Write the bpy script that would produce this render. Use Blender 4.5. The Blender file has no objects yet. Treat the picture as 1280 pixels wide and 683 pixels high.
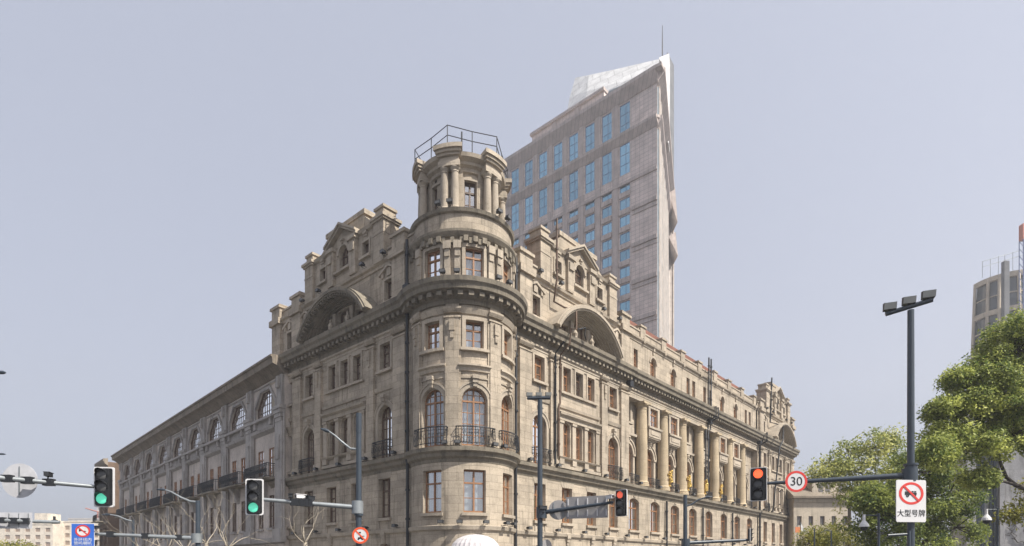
import bpy, math, random
import numpy as np
from mathutils import Vector, Matrix
random.seed(7); np.random.seed(7)
S = bpy.context.scene
COL = S.collection
PI = math.pi
rad = math.radians

# ---------------------------------------------------------------- camera
F_PX, HOR, EYE = 728.0, 708.0, 1.6          # focal length and horizon row on a 1280 x 683 frame
cd = bpy.data.cameras.new('camera'); cam = bpy.data.objects.new('camera', cd); COL.objects.link(cam)
cam.location = (0, 0, EYE); cam.rotation_euler = (rad(90), 0, 0)
cd.sensor_width = 36; cd.lens = F_PX / 1280 * 36
cd.shift_y = (HOR - 341.5) / 1280
cd.clip_start = 0.1; cd.clip_end = 6000
S.camera = cam
S.render.resolution_x = 1024; S.render.resolution_y = 546
S.view_settings.view_transform = 'Standard'; S.view_settings.look = 'None'
S.view_settings.gamma = 1; S.view_settings.use_curve_mapping = False
S.view_settings.exposure = 1.02

# ---------------------------------------------------------------- building frame (street corner)
CX, CY = -2.98, 35.0                          # centre of the round corner turret
dL = Vector((-0.74821, 0.66346)); dR = Vector((0.66315, 0.74849))
C2 = Vector((CX, CY))

# ---------------------------------------------------------------- light
SUN_EL = rad(50)
lh = (dL * 0.995 - dR * 0.09).normalized()    # the sun stands square on the right hand street
sun_dir = Vector((lh.x * math.cos(SUN_EL), lh.y * math.cos(SUN_EL), -math.sin(SUN_EL)))
sd = bpy.data.lights.new('sun', 'SUN'); sd.energy = 4.0; sd.angle = rad(0.6); sd.color = (1.0, 0.95, 0.86)
sun = bpy.data.objects.new('sun', sd); COL.objects.link(sun)
sun.rotation_euler = sun_dir.to_track_quat('-Z', 'Y').to_euler(); sun.location = (40, -40, 90)
W = bpy.data.worlds.new('World'); S.world = W; W.use_nodes = True
wn = W.node_tree; bg = wn.nodes['Background']
sky = wn.nodes.new('ShaderNodeTexSky'); sky.sky_type = 'NISHITA'; sky.sun_disc = False
sky.sun_elevation = SUN_EL; sky.sun_rotation = math.atan2(-lh.x, -lh.y)
sky.altitude = 0; sky.air_density = 1.0; sky.dust_density = 4.0; sky.ozone_density = 2.0
hsv = wn.nodes.new('ShaderNodeHueSaturation'); hsv.inputs['Saturation'].default_value = 0.62
veil = wn.nodes.new('ShaderNodeMix'); veil.data_type = 'RGBA'; veil.inputs[0].default_value = 0.68; veil.inputs[7].default_value = (2.12, 2.26, 2.76, 1)   # milky city haze over the clear sky
wn.links.new(sky.outputs[0], hsv.inputs['Color']); wn.links.new(hsv.outputs[0], veil.inputs[6]); wn.links.new(veil.outputs[2], bg.inputs['Color'])
bg.inputs['Strength'].default_value = 0.12

# ---------------------------------------------------------------- materials
def new_mat(name):
    m = bpy.data.materials.new(name); m.use_nodes = True
    return m, m.node_tree.nodes, m.node_tree.links, m.node_tree.nodes['Principled BSDF']
def ramp(n, stops):
    r = n.new('ShaderNodeValToRGB'); e = r.color_ramp.elements
    while len(e) < len(stops): e.new(0.5)
    for el, (p, c) in zip(e, stops):
        el.position = p; el.color = (c, c, c, 1) if not hasattr(c, '__len__') else (*c, 1)
    return r
def mixc(n, l, a, b, fac, mode='MIX'):
    x = n.new('ShaderNodeMix'); x.data_type = 'RGBA'; x.blend_type = mode
    for sock, v in ((x.inputs[0], fac), (x.inputs[6], a), (x.inputs[7], b)):
        if hasattr(v, 'links'): l.new(v, sock)
        elif hasattr(v, '__len__'): sock.default_value = (*v, 1)
        else: sock.default_value = v
    return x.outputs[2]
def noise(n, l, vec, scale, detail=4, rough=0.6, sc=None):
    t = n.new('ShaderNodeTexNoise'); t.inputs['Scale'].default_value = scale
    t.inputs['Detail'].default_value = detail; t.inputs['Roughness'].default_value = rough
    if sc:
        mp = n.new('ShaderNodeMapping'); mp.inputs['Scale'].default_value = sc
        l.new(vec, mp.inputs['Vector']); vec = mp.outputs[0]
    l.new(vec, t.inputs['Vector']); return t.outputs[0]
def plain(name, col, rough=0.6, metal=0.0, var=0.12, vscale=3.0, emit=None, spec=0.4):
    m, n, l, p = new_mat(name)
    g = n.new('ShaderNodeNewGeometry')
    r = ramp(n, [(0.3, 1 - var), (0.7, 1 + var)])
    l.new(noise(n, l, g.outputs['Position'], vscale), r.inputs[0])
    l.new(mixc(n, l, col, r.outputs[0], 1.0, 'MULTIPLY'), p.inputs['Base Color'])
    p.inputs['Roughness'].default_value = rough; p.inputs['Metallic'].default_value = metal
    p.inputs['Specular IOR Level'].default_value = spec
    if emit:
        p.inputs['Emission Color'].default_value = (*col, 1); p.inputs['Emission Strength'].default_value = emit
    return m
def stone(name, col, offset=0.5, bw=1.15, bh=0.42, joint=0.55, grime=0.5, streak=0.5, dark=(0.055, 0.05, 0.042), mortar=0.014, tint=0.10, rough=0.88):
    m, n, l, p = new_mat(name)
    uv = n.new('ShaderNodeUVMap'); uv.uv_map = 'UVMap'
    geo = n.new('ShaderNodeNewGeometry')
    br = n.new('ShaderNodeTexBrick'); l.new(uv.outputs[0], br.inputs['Vector'])
    br.offset = offset; br.inputs['Scale'].default_value = 1; br.inputs['Brick Width'].default_value = bw
    br.inputs['Row Height'].default_value = bh; br.inputs['Mortar Size'].default_value = mortar
    br.inputs['Mortar Smooth'].default_value = 0.4
    br.inputs['Color1'].default_value = (1 - tint, 1 - tint, 1 - tint, 1); br.inputs['Color2'].default_value = (1 + tint, 1 + tint * 0.9, 1 + tint * 0.8, 1)
    br.inputs['Mortar'].default_value = (joint, joint, joint, 1)
    base = mixc(n, l, col, br.outputs['Color'], 1.0, 'MULTIPLY')
    pos = geo.outputs['Position']
    big = ramp(n, [(0.32, 0.80), (0.68, 1.12)]); l.new(noise(n, l, pos, 0.55, 6), big.inputs[0])
    base = mixc(n, l, base, big.outputs[0], 1.0, 'MULTIPLY')
    fine = ramp(n, [(0.3, 0.88), (0.7, 1.10)]); l.new(noise(n, l, pos, 14, 3), fine.inputs[0])
    base = mixc(n, l, base, fine.outputs[0], 1.0, 'MULTIPLY')
    st = ramp(n, [(0.53, 0.0), (0.74, streak)]); l.new(noise(n, l, pos, 1.0, 5, 0.65, (2.6, 2.6, 0.22)), st.inputs[0])
    base = mixc(n, l, base, dark, st.outputs[0])
    gr = ramp(n, [(0.52, 0.0), (0.78, grime)]); l.new(noise(n, l, pos, 1.7, 8, 0.7), gr.inputs[0])
    base = mixc(n, l, base, dark, gr.outputs[0])
    l.new(base, p.inputs['Base Color']); p.inputs['Roughness'].default_value = rough
    p.inputs['Specular IOR Level'].default_value = 0.25
    bp = n.new('ShaderNodeBump'); bp.inputs['Strength'].default_value = 0.5; bp.inputs['Distance'].default_value = 0.03
    add = n.new('ShaderNodeMath'); add.operation = 'MULTIPLY_ADD'; add.inputs[1].default_value = -0.6
    l.new(br.outputs['Fac'], add.inputs[0]); l.new(noise(n, l, pos, 9, 6, 0.7), add.inputs[2])
    l.new(add.outputs[0], bp.inputs['Height']); l.new(bp.outputs[0], p.inputs['Normal'])
    return m
def glass_mat(name, tint, refl=1.0, dens=0.5, rough=0.02, refl_col=(1, 1, 1)):
    # clear pane: mirror-like by Fresnel over a see-through tinted body
    m, n, l, p = new_mat(name); n.remove(p)
    out = n['Material Output']
    tr = n.new('ShaderNodeBsdfTransparent'); tr.inputs[0].default_value = (*tint, 1)
    gl = n.new('ShaderNodeBsdfGlossy'); gl.inputs['Roughness'].default_value = rough; gl.inputs[0].default_value = (*refl_col, 1)
    geo = n.new('ShaderNodeNewGeometry')
    bp = n.new('ShaderNodeBump'); bp.inputs['Strength'].default_value = 0.12; bp.inputs['Distance'].default_value = 0.05
    l.new(noise(n, l, geo.outputs['Position'], 1.3, 1), bp.inputs['Height']); l.new(bp.outputs[0], gl.inputs['Normal'])
    fr = n.new('ShaderNodeFresnel'); fr.inputs[0].default_value = 1.5
    ma = n.new('ShaderNodeMath'); ma.operation = 'MULTIPLY_ADD'; ma.inputs[1].default_value = refl; ma.inputs[2].default_value = dens; ma.use_clamp = True
    l.new(fr.outputs[0], ma.inputs[0])
    oi = n.new('ShaderNodeObjectInfo'); vr = n.new('ShaderNodeMath'); vr.operation = 'MULTIPLY_ADD'; vr.inputs[1].default_value = 0.30; vr.inputs[2].default_value = dens - 0.06; l.new(oi.outputs['Random'], vr.inputs[0]); l.new(vr.outputs[0], ma.inputs[2])
    mx = n.new('ShaderNodeMixShader'); l.new(ma.outputs[0], mx.inputs[0]); l.new(tr.outputs[0], mx.inputs[1]); l.new(gl.outputs[0], mx.inputs[2])
    l.new(mx.outputs[0], out.inputs[0]); return m
def leaf_mat(name, c1, c2):
    m, n, l, p = new_mat(name)
    at = n.new('ShaderNodeAttribute'); at.attribute_name = 'tone'
    col = mixc(n, l, c1, c2, at.outputs['Fac'])
    l.new(col, p.inputs['Base Color']); p.inputs['Roughness'].default_value = 0.55; p.inputs['Specular IOR Level'].default_value = 0.3
    tl = n.new('ShaderNodeBsdfTranslucent'); l.new(col, tl.inputs[0])
    mx = n.new('ShaderNodeMixShader'); mx.inputs[0].default_value = 0.42
    l.new(p.outputs[0], mx.inputs[1]); l.new(tl.outputs[0], mx.inputs[2]); l.new(mx.outputs[0], n['Material Output'].inputs[0])
    return m

M = {}
M['stone'] = stone('ashlar_stone', (0.408, 0.347, 0.272), tint=0.12, joint=0.68, grime=0.6, streak=0.75, dark=(0.075, 0.063, 0.05))
M['stone_plain'] = stone('dressed_stone', (0.415, 0.356, 0.283), bw=2.4, bh=6.0, joint=0.75, grime=0.4, streak=0.4)
M['soot'] = stone('sooty_stone', (0.235, 0.205, 0.16), bw=1.6, bh=9, joint=0.6, grime=0.85, streak=0.75)
M['column'] = stone('column_stone', (0.45, 0.365, 0.25), bw=9, bh=1.3, joint=0.7, grime=0.3, streak=0.3)
M['grey_stucco'] = stone('grey_stucco', (0.57, 0.50, 0.44), bw=5, bh=50, joint=0.9, grime=0.35, streak=0.5, tint=0.03)
M['grey_trim'] = stone('grey_trim', (0.39, 0.36, 0.335), bw=2, bh=50, joint=0.8, grime=0.5, streak=0.6, tint=0.03)
M['eaves'] = stone('brown_eaves', (0.25, 0.21, 0.165), bw=1.2, bh=50, joint=0.5, grime=0.6, streak=0.6)
M['red_tile'] = stone('red_roof_tile', (0.20, 0.085, 0.058), bw=0.25, bh=0.35, joint=0.5, grime=0.3, streak=0.3, mortar=0.03)
M['tower'] = stone('tower_granite', (0.62, 0.53, 0.49), offset=0, bw=0.95, bh=0.8, joint=0.62, grime=0.06, streak=0.12, tint=0.07, mortar=0.05)
M['tower_trim'] = stone('tower_trim', (0.46, 0.395, 0.365), bw=1.0, bh=40, joint=0.55, grime=0.1, streak=0.15, tint=0.06, mortar=0.05)
M['tower_light'] = stone('tower_pale_granite', (0.56, 0.50, 0.45), bw=0.9, bh=1.15, joint=0.7, grime=0.05, streak=0.08, tint=0.06, mortar=0.03)
M['white_panel'] = stone('white_metal_panel', (0.60, 0.60, 0.60), bw=3.2, bh=2.4, joint=0.6, grime=0.08, streak=0.15, tint=0.04, mortar=0.08, rough=0.5)
M['wood'] = plain('brown_window_frame', (0.27, 0.135, 0.065), 0.5, var=0.25, vscale=6)
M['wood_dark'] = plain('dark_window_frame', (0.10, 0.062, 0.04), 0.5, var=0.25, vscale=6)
M['iron'] = plain('black_iron', (0.022, 0.024, 0.028), 0.5)
M['pole'] = plain('dark_blue_grey_paint', (0.035, 0.047, 0.062), 0.38, spec=0.5)
M['pole_light'] = plain('grey_galvanised', (0.26, 0.28, 0.29), 0.4, metal=0.4)
M['pane'] = glass_mat('window_glass', (0.75, 0.8, 0.82), 1.0, 0.10)
M['tower_glass'] = glass_mat('blue_tower_glass', (0.10, 0.26, 0.42), 0.7, 0.62, refl_col=(0.30, 0.55, 0.68))
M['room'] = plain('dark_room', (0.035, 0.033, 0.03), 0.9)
M['room_blue'] = plain('blue_blind', (0.12, 0.33, 0.52), 0.7, var=0.2, vscale=0.5)
M['curtain'] = plain('white_curtain_and_reflection', (0.62, 0.63, 0.66), 0.9, var=0.1)  # also set behind the grey block's attic panes as a painted sky reflection
M['curtain_tan'] = plain('tan_curtain', (0.30, 0.26, 0.21), 0.9, var=0.15)
M['lamp_glass'] = plain('lamp_glass', (0.40, 0.40, 0.37), 0.25)
M['white'] = plain('white_paint', (0.64, 0.63, 0.63), 0.45, var=0.05)
M['white_cloth'] = plain('white_awning_cloth', (0.50, 0.475, 0.48), 0.8, var=0.08)
M['signback'] = plain('grey_sign_back', (0.30, 0.285, 0.28), 0.5, metal=0.2)
M['signback_pale'] = plain('pale_sign_back', (0.50, 0.50, 0.52), 0.5)
M['sign_red'] = plain('sign_red', (0.62, 0.05, 0.04), 0.45, var=0.05)
M['sign_orange'] = plain('sign_orange_red', (0.72, 0.10, 0.035), 0.45, var=0.05)
M['sign_blue'] = plain('sign_blue', (0.035, 0.13, 0.50), 0.45, var=0.05)
M['black'] = plain('black_paint', (0.015, 0.016, 0.018), 0.5)
M['lens_off'] = plain('unlit_lens', (0.10, 0.10, 0.10), 0.25)
M['lens_red'] = plain('lit_red_lens', (1.0, 0.11, 0.04), 0.3, emit=0.9, var=0.05)
M['lens_red_dim'] = plain('lit_red_lens_side', (0.85, 0.14, 0.08), 0.3, emit=0.35, var=0.05)
M['lens_green'] = plain('lit_green_lens', (0.09, 0.50, 0.34), 0.3, emit=0.5, var=0.05)
M['gold'] = plain('gilding', (0.62, 0.42, 0.12), 0.35, metal=0.5, var=0.2, vscale=8)
M['bark_pale'] = plain('pale_plane_bark', (0.34, 0.295, 0.23), 0.85, var=0.35, vscale=7)
M['bark'] = plain('dark_bark', (0.055, 0.045, 0.038), 0.9, var=0.3, vscale=6)
M['asphalt'] = plain('asphalt', (0.05, 0.05, 0.052), 0.85, var=0.2, vscale=4)
M['paving'] = stone('grey_paving', (0.25, 0.24, 0.23), bw=0.6, bh=0.3, joint=0.6, grime=0.3, streak=0.0)
M['kerb'] = plain('granite_kerb', (0.30, 0.29, 0.28), 0.8)
M['paint'] = plain('road_paint', (0.72, 0.72, 0.70), 0.7)
M['cream'] = stone('cream_render', (0.72, 0.64, 0.53), bw=9, bh=3.0, joint=0.9, grime=0.1, streak=0.15, tint=0.03)
M['pale_far'] = stone('hazy_pale_render', (0.56, 0.53, 0.50), bw=9, bh=3.0, joint=0.9, grime=0.05, streak=0.1, tint=0.03)  # distance haze painted into the wall colour of the farthest blocks
M['brick'] = stone('brown_brick', (0.17, 0.115, 0.08), bw=0.5, bh=0.2, joint=0.7, grime=0.4, streak=0.3)
M['concrete'] = stone('pale_concrete', (0.46, 0.45, 0.45), bw=4, bh=3.0, joint=0.75, grime=0.35, streak=0.6, tint=0.05)
M['grey_clad'] = stone('grey_cladding', (0.15, 0.155, 0.165), bw=3, bh=1.5, joint=0.6, grime=0.1, streak=0.1)
M['beige'] = stone('beige_render', (0.46, 0.40, 0.32), bw=9, bh=9, joint=0.9, grime=0.25, streak=0.4, tint=0.03)
M['leaf_a'] = leaf_mat('camphor_leaves', (0.09, 0.145, 0.035), (0.70, 0.72, 0.20))
M['leaf_b'] = leaf_mat('dark_green_leaves', (0.045, 0.09, 0.028), (0.42, 0.46, 0.10))
M['leaf_c'] = leaf_mat('light_green_leaves', (0.12, 0.17, 0.05), (0.66, 0.64, 0.22))
M['leaf_y'] = leaf_mat('yellow_green_leaves', (0.14, 0.16, 0.03), (0.40, 0.36, 0.07))
M['steel_blue'] = plain('blue_steel', (0.12, 0.16, 0.30), 0.5)
M['crane_red'] = plain('faded_red_steel', (0.45, 0.15, 0.10), 0.6)
M['flag'] = plain('white_flag_cloth', (0.72, 0.72, 0.74), 0.8)
M['orange'] = plain('orange_cloth', (0.65, 0.22, 0.10), 0.8)

# ---------------------------------------------------------------- geometry helpers
class Face:
    """a vertical plane: u runs along it, n points out of it"""
    def __init__(s, o, d, nrm, right=1):
        s.o = Vector(o[:2]); s.d = Vector(d).normalized(); s.nr = Vector(nrm).normalized(); s.right = right
    def P(s, u, z, n=0.0):
        q = s.o + s.d * u + s.nr * n
        return (q.x, q.y, z)
    def us(s, a, b): return [a, b]
    def mat(s, u, z, n=0.0):
        x = s.d * s.right; q = s.P(u, z, n)
        return Matrix(((x.x, -s.nr.x, 0, q[0]), (x.y, -s.nr.y, 0, q[1]), (0, 0, 1, q[2]), (0, 0, 0, 1)))
    def shift(s, n): return Face(s.o + s.nr * n, s.d, s.nr, s.right)
class Cyl(Face):
    """a round wall about c: u = R * angle, measured from the left wing's normal towards the right wing's"""
    def __init__(s, c, R, step=6): s.c = Vector(c); s.R = R; s.step = rad(step); s.right = 1
    def nd(s, u):
        t = u / s.R; return -dR * math.cos(t) - dL * math.sin(t)
    def P(s, u, z, n=0.0):
        q = s.c + s.nd(u) * (s.R + n); return (q.x, q.y, z)
    def us(s, a, b):
        k = max(1, int(math.ceil(abs(b - a) / s.R / s.step - 1e-6)))
        return [a + (b - a) * i / k for i in range(k + 1)]
    def mat(s, u, z, n=0.0):
        t = u / s.R; x = (dR * math.sin(t) - dL * math.cos(t)).normalized(); nr = s.nd(u).normalized(); q = s.P(u, z, n)
        return Matrix(((x.x, -nr.x, 0, q[0]), (x.y, -nr.y, 0, q[1]), (0, 0, 1, q[2]), (0, 0, 0, 1)))

class MB:
    def __init__(s): s.v = []; s.f = []; s.uv = []; s.sm = []
    def poly(s, pts, uvs=None, smooth=False):
        i = len(s.v); s.v += [tuple(p) for p in pts]; s.f.append(tuple(range(i, i + len(pts))))
        if uvs is None:
            a = Vector(pts[0]); uvs = []
            nn = (Vector(pts[1]) - a).cross(Vector(pts[2]) - a)
            for p in pts:
                if abs(nn.z) > 0.7 * nn.length: uvs.append((p[0], p[1]))
                elif abs(nn.x) > abs(nn.y): uvs.append((p[1] * 1.1, p[2]))
                else: uvs.append((p[0] * 1.1, p[2]))
        s.uv += uvs; s.sm.append(smooth)
    def fq(s, F, pts, smooth=False):
        """face given in (u, z, n); split along u on round walls"""
        u0 = min(p[0] for p in pts); u1 = max(p[0] for p in pts)
        if isinstance(F, Cyl) and len(pts) == 4 and u1 - u0 > F.R * F.step * 1.01 and abs(pts[0][0] - pts[3][0]) < 1e-6 and abs(pts[1][0] - pts[2][0]) < 1e-6:
            us = F.us(pts[0][0], pts[1][0]); k = len(us) - 1
            for i in range(k):
                a, b = i / k, (i + 1) / k
                L = lambda p, q, t: tuple(p[j] + (q[j] - p[j]) * t for j in range(3))
                s.fq(F, [L(pts[0], pts[1], a), L(pts[0], pts[1], b), L(pts[3], pts[2], b), L(pts[3], pts[2], a)], smooth)
            return
        flat = max(p[1] for p in pts) - min(p[1] for p in pts) < 1e-6
        s.poly([F.P(*p) for p in pts], [(p[0], p[2]) if flat else (p[0] + p[2], p[1]) for p in pts], smooth)
    def box(s, F, u0, u1, z0, z1, n0, n1, back=False):
        s.fq(F, [(u0, z0, n1), (u1, z0, n1), (u1, z1, n1), (u0, z1, n1)])
        s.fq(F, [(u0, z1, n1), (u1, z1, n1), (u1, z1, n0), (u0, z1, n0)])
        s.fq(F, [(u0, z0, n0), (u1, z0, n0), (u1, z0, n1), (u0, z0, n1)])
        s.fq(F, [(u0, z0, n0), (u0, z0, n1), (u0, z1, n1), (u0, z1, n0)])
        s.fq(F, [(u1, z0, n1), (u1, z0, n0), (u1, z1, n0), (u1, z1, n1)])
        if back: s.fq(F, [(u0, z0, n0), (u1, z0, n0), (u1, z1, n0), (u0, z1, n0)])
    def sweep(s, F, u0, u1, prof, caps=True):
        """moulding: prof = [(n, z), ...] carried along u"""
        for (na, za), (nb, zb) in zip(prof, prof[1:]):
            s.fq(F, [(u0, za, na), (u1, za, na), (u1, zb, nb), (u0, zb, nb)])
        if caps:
            for u in (u0, u1): s.fq(F, [(u, z, n) for n, z in prof])
    def ring(s, F, uc, zc, r0, r1, n0, n1, a0=0.0, a1=PI, k=14):
        for i in range(k):
            a, b = a0 + (a1 - a0) * i / k, a0 + (a1 - a0) * (i + 1) / k
            p = lambda r, t, n: (uc + r * math.cos(t), zc + r * math.sin(t), n)
            for q in ([p(r0, a, n1), p(r1, a, n1), p(r1, b, n1), p(r0, b, n1)], [p(r1, a, n0), p(r1, b, n0), p(r1, b, n1), p(r1, a, n1)],
                      [p(r0, a, n0), p(r0, b, n0), p(r0, b, n1), p(r0, a, n1)]):
                s.poly([F.P(*x) for x in q], [(x[0] + x[2], x[1]) for x in q])
        for a in (a0, a1):
            q = [p(r0, a, n0), p(r1, a, n0), p(r1, a, n1), p(r0, a, n1)]; s.poly([F.P(*x) for x in q], [(x[0], x[1]) for x in q])
    def wall(s, F, u0, u1, z0, z1, ops=(), n=0.0, depth=0.35):
        """a wall with real openings and reveals; op = (u0, u1, z0, z1, kind)"""
        us = {round(x, 4) for x in F.us(u0, u1)}; zs = {z0, z1}
        for o in ops: us |= {round(o[0], 4), round(o[1], 4)}; zs |= {o[2], o[3]}
        us = sorted(x for x in us if u0 - 1e-6 <= x <= u1 + 1e-6); zs = sorted(x for x in zs if z0 - 1e-6 <= x <= z1 + 1e-6)
        for a, b in zip(us, us[1:]):
            run = None
            for c, d in list(zip(zs, zs[1:])) + [(None, None)]:
                hole = c is None or any(o[0] < (a + b) / 2 < o[1] and o[2] < (c + d) / 2 < o[3] for o in ops)
                if hole:
                    if run: s.fq(F, [(a, run[0], n), (b, run[0], n), (b, run[1], n), (a, run[1], n)]); run = None
                else: run = (run[0], d) if run else (c, d)
        for o in ops:
            pr = profile(*o); m = n - depth
            for p, q in zip(pr, pr[1:]):
                if p[1] < o[3] - 1e-6 or q[1] < o[3] - 1e-6:
                    if abs(p[0] - q[0]) > 1e-6: s.fq(F, [(p[0], p[1], n), (q[0], q[1], n), (q[0], o[3], n), (p[0], o[3], n)])
                s.fq(F, [(p[0], p[1], n), (q[0], q[1], n), (q[0], q[1], m), (p[0], p[1], m)])
            zs0 = pr[0][1]
            for u in (o[0], o[1]): s.fq(F, [(u, o[2], n), (u, zs0, n), (u, zs0, m), (u, o[2], m)])
            s.fq(F, [(o[0], o[2], n), (o[1], o[2], n), (o[1], o[2], m), (o[0], o[2], m)])
    def tube(s, pts, r, seg=8, cap=True):
        pts = [Vector(p) for p in pts]; rs = r if hasattr(r, '__len__') else [r] * len(pts); rings = []
        for i, p in enumerate(pts):
            t = (pts[min(i + 1, len(pts) - 1)] - pts[max(i - 1, 0)]).normalized()
            a = t.cross(Vector((0, 0, 1)) if abs(t.z) < 0.9 else Vector((1, 0, 0))).normalized(); b = t.cross(a)
            rings.append([p + (a * math.cos(2 * PI * k / seg) + b * math.sin(2 * PI * k / seg)) * rs[i] for k in range(seg)])
        i0 = len(s.v)
        for rg in rings: s.v += [tuple(q) for q in rg]
        acc = 0
        for i in range(len(pts) - 1):
            ln = (pts[i + 1] - pts[i]).length
            for k in range(seg):
                k2 = (k + 1) % seg
                s.f.append((i0 + i * seg + k, i0 + i * seg + k2, i0 + (i + 1) * seg + k2, i0 + (i + 1) * seg + k)); s.sm.append(True)
                w = 2 * PI * rs[i] / seg
                s.uv += [(k * w, acc), ((k + 1) * w, acc), ((k + 1) * w, acc + ln), (k * w, acc + ln)]
            acc += ln
        if cap:
            for rg in (rings[0], rings[-1]): s.poly(rg)
    def lathe(s, c, prof, seg=20, a0=0.0, a1=2 * PI):
        """prof = [(r, z)] turned about the vertical through c"""
        for (r0, z0), (r1, z1) in zip(prof, prof[1:]):
            for k in range(seg):
                a, b = a0 + (a1 - a0) * k / seg, a0 + (a1 - a0) * (k + 1) / seg
                q = lambda r, t, z: (c[0] + r * math.cos(t), c[1] + r * math.sin(t), z)
                s.poly([q(r0, a, z0), q(r0, b, z0), q(r1, b, z1), q(r1, a, z1)], [(a * r0, z0), (b * r0, z0), (b * r1, z1), (a * r1, z1)], smooth=abs(z1 - z0) > abs(r1 - r0))
    def lbox(s, x0, x1, y0, y1, z0, z1):
        p = [(x0, y0), (x1, y0), (x1, y1), (x0, y1)]; s.prism(p, z0, z1)
    def prism(s, p, z0, z1):
        for i in range(len(p)):
            a, b = p[i], p[(i + 1) % len(p)]; w = math.hypot(b[0] - a[0], b[1] - a[1])
            s.poly([(*a, z0), (*b, z0), (*b, z1), (*a, z1)], [(0, z0), (w, z0), (w, z1), (0, z1)])
        s.poly([(*q, z1) for q in p]); s.poly([(*q, z0) for q in reversed(p)])
    def disc(s, c, r, y0, y1, seg=28, ax=1, sx=1.0):
        """short cylinder along local y (sign faces, lenses)"""
        ring = lambda y: [(c[0] + r * sx * math.cos(2 * PI * k / seg), y, c[1] + r * math.sin(2 * PI * k / seg)) for k in range(seg)]
        A, B = ring(y0), ring(y1); s.poly(A); s.poly(B)
        for k in range(seg): s.poly([A[k], A[(k + 1) % seg], B[(k + 1) % seg], B[k]])
    def annulus(s, c, r0, r1, y0, y1, seg=32):
        q = lambda r, k, y: (c[0] + r * math.cos(2 * PI * k / seg), y, c[1] + r * math.sin(2 * PI * k / seg))
        for k in range(seg):
            s.poly([q(r0, k, y0), q(r1, k, y0), q(r1, k + 1, y0), q(r0, k + 1, y0)])
            s.poly([q(r1, k, y0), q(r1, k + 1, y0), q(r1, k + 1, y1), q(r1, k, y1)])
            s.poly([q(r0, k, y0), q(r0, k + 1, y0), q(r0, k + 1, y1), q(r0, k, y1)])
    def mesh(s, name, mat, off=None):
        me = bpy.data.meshes.new(name); v = s.v
        if off is not None: v = [tuple(off @ Vector(p)) for p in v]
        me.from_pydata(v, [], s.f)
        uvl = me.uv_layers.new(name='UVMap'); uvl.data.foreach_set('uv', np.array(s.uv, dtype=np.float32).ravel())
        me.polygons.foreach_set('use_smooth', s.sm)
        if mat: me.materials.append(M[mat] if isinstance(mat, str) else mat)
        me.update(); return me
    def build(s, name, mat, parent=None):
        off = world_mat(parent).inverted() if parent else None
        o = bpy.data.objects.new(name, s.mesh(name, mat, off)); COL.objects.link(o)
        if parent: o.parent = parent
        return o
def world_mat(o):
    m = o.matrix_basis.copy()
    while o.parent: o = o.parent; m = o.matrix_basis @ m
    return m
def world_loc(o):
    v = Vector(o.location)
    while o.parent: o = o.parent; v += Vector(o.location)
    return v
def profile(u0, u1, z0, z1, kind='rect'):
    w = u1 - u0; c = (u0 + u1) / 2
    if kind == 'arch': return [(c - w / 2 * math.cos(PI * i / 12), z1 - w / 2 + w / 2 * math.sin(PI * i / 12)) for i in range(13)]
    if kind == 'seg':
        h = 0.17 * w; R = (w * w / 4 + h * h) / (2 * h); a = math.asin(w / 2 / R)
        return [(c + R * math.sin(-a + 2 * a * i / 8), z1 - R + R * math.cos(-a + 2 * a * i / 8)) for i in range(9)]
    if kind == 'hex': return [(u0, z1 - 0.30 * w), (u0 + 0.27 * w, z1), (u1 - 0.27 * w, z1), (u1, z1 - 0.30 * w)]
    return [(u0, z1), (u1, z1)]
def tag(o, label=None, cat=None, group=None, kind=None):
    if label: o['label'] = label
    if cat: o['category'] = cat
    if group: o['group'] = group
    if kind: o['kind'] = kind
    return o
def thing(name, loc, label, cat, group=None):
    o = bpy.data.objects.new(name, None); COL.objects.link(o); o.location = loc; o.empty_display_size = 0.5
    return tag(o, label, cat, group)
def inst(name, mesh, parent, mat4=None):
    o = bpy.data.objects.new(name, mesh); COL.objects.link(o); o.parent = parent
    if mat4 is not None: o.matrix_local = Matrix.Translation(-Vector(world_loc(parent))) @ mat4
    return o
def at(px, py, Y): return ((px - 640) / F_PX * Y, Y, EYE + (HOR - py) / F_PX * Y)
def text_mesh(txt, size):
    c = bpy.data.curves.new('lettering', 'FONT'); c.body = txt; c.size = size; c.align_x = 'CENTER'; c.align_y = 'CENTER'; c.extrude = 0.003
    o = bpy.data.objects.new('lettering', c); COL.objects.link(o); bpy.context.view_layer.update()
    me = bpy.data.meshes.new_from_object(o.evaluated_get(bpy.context.evaluated_depsgraph_get()))
    bpy.data.objects.remove(o); bpy.data.curves.remove(c)
    me.transform(Matrix.Rotation(rad(90), 4, 'X')); return me

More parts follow.
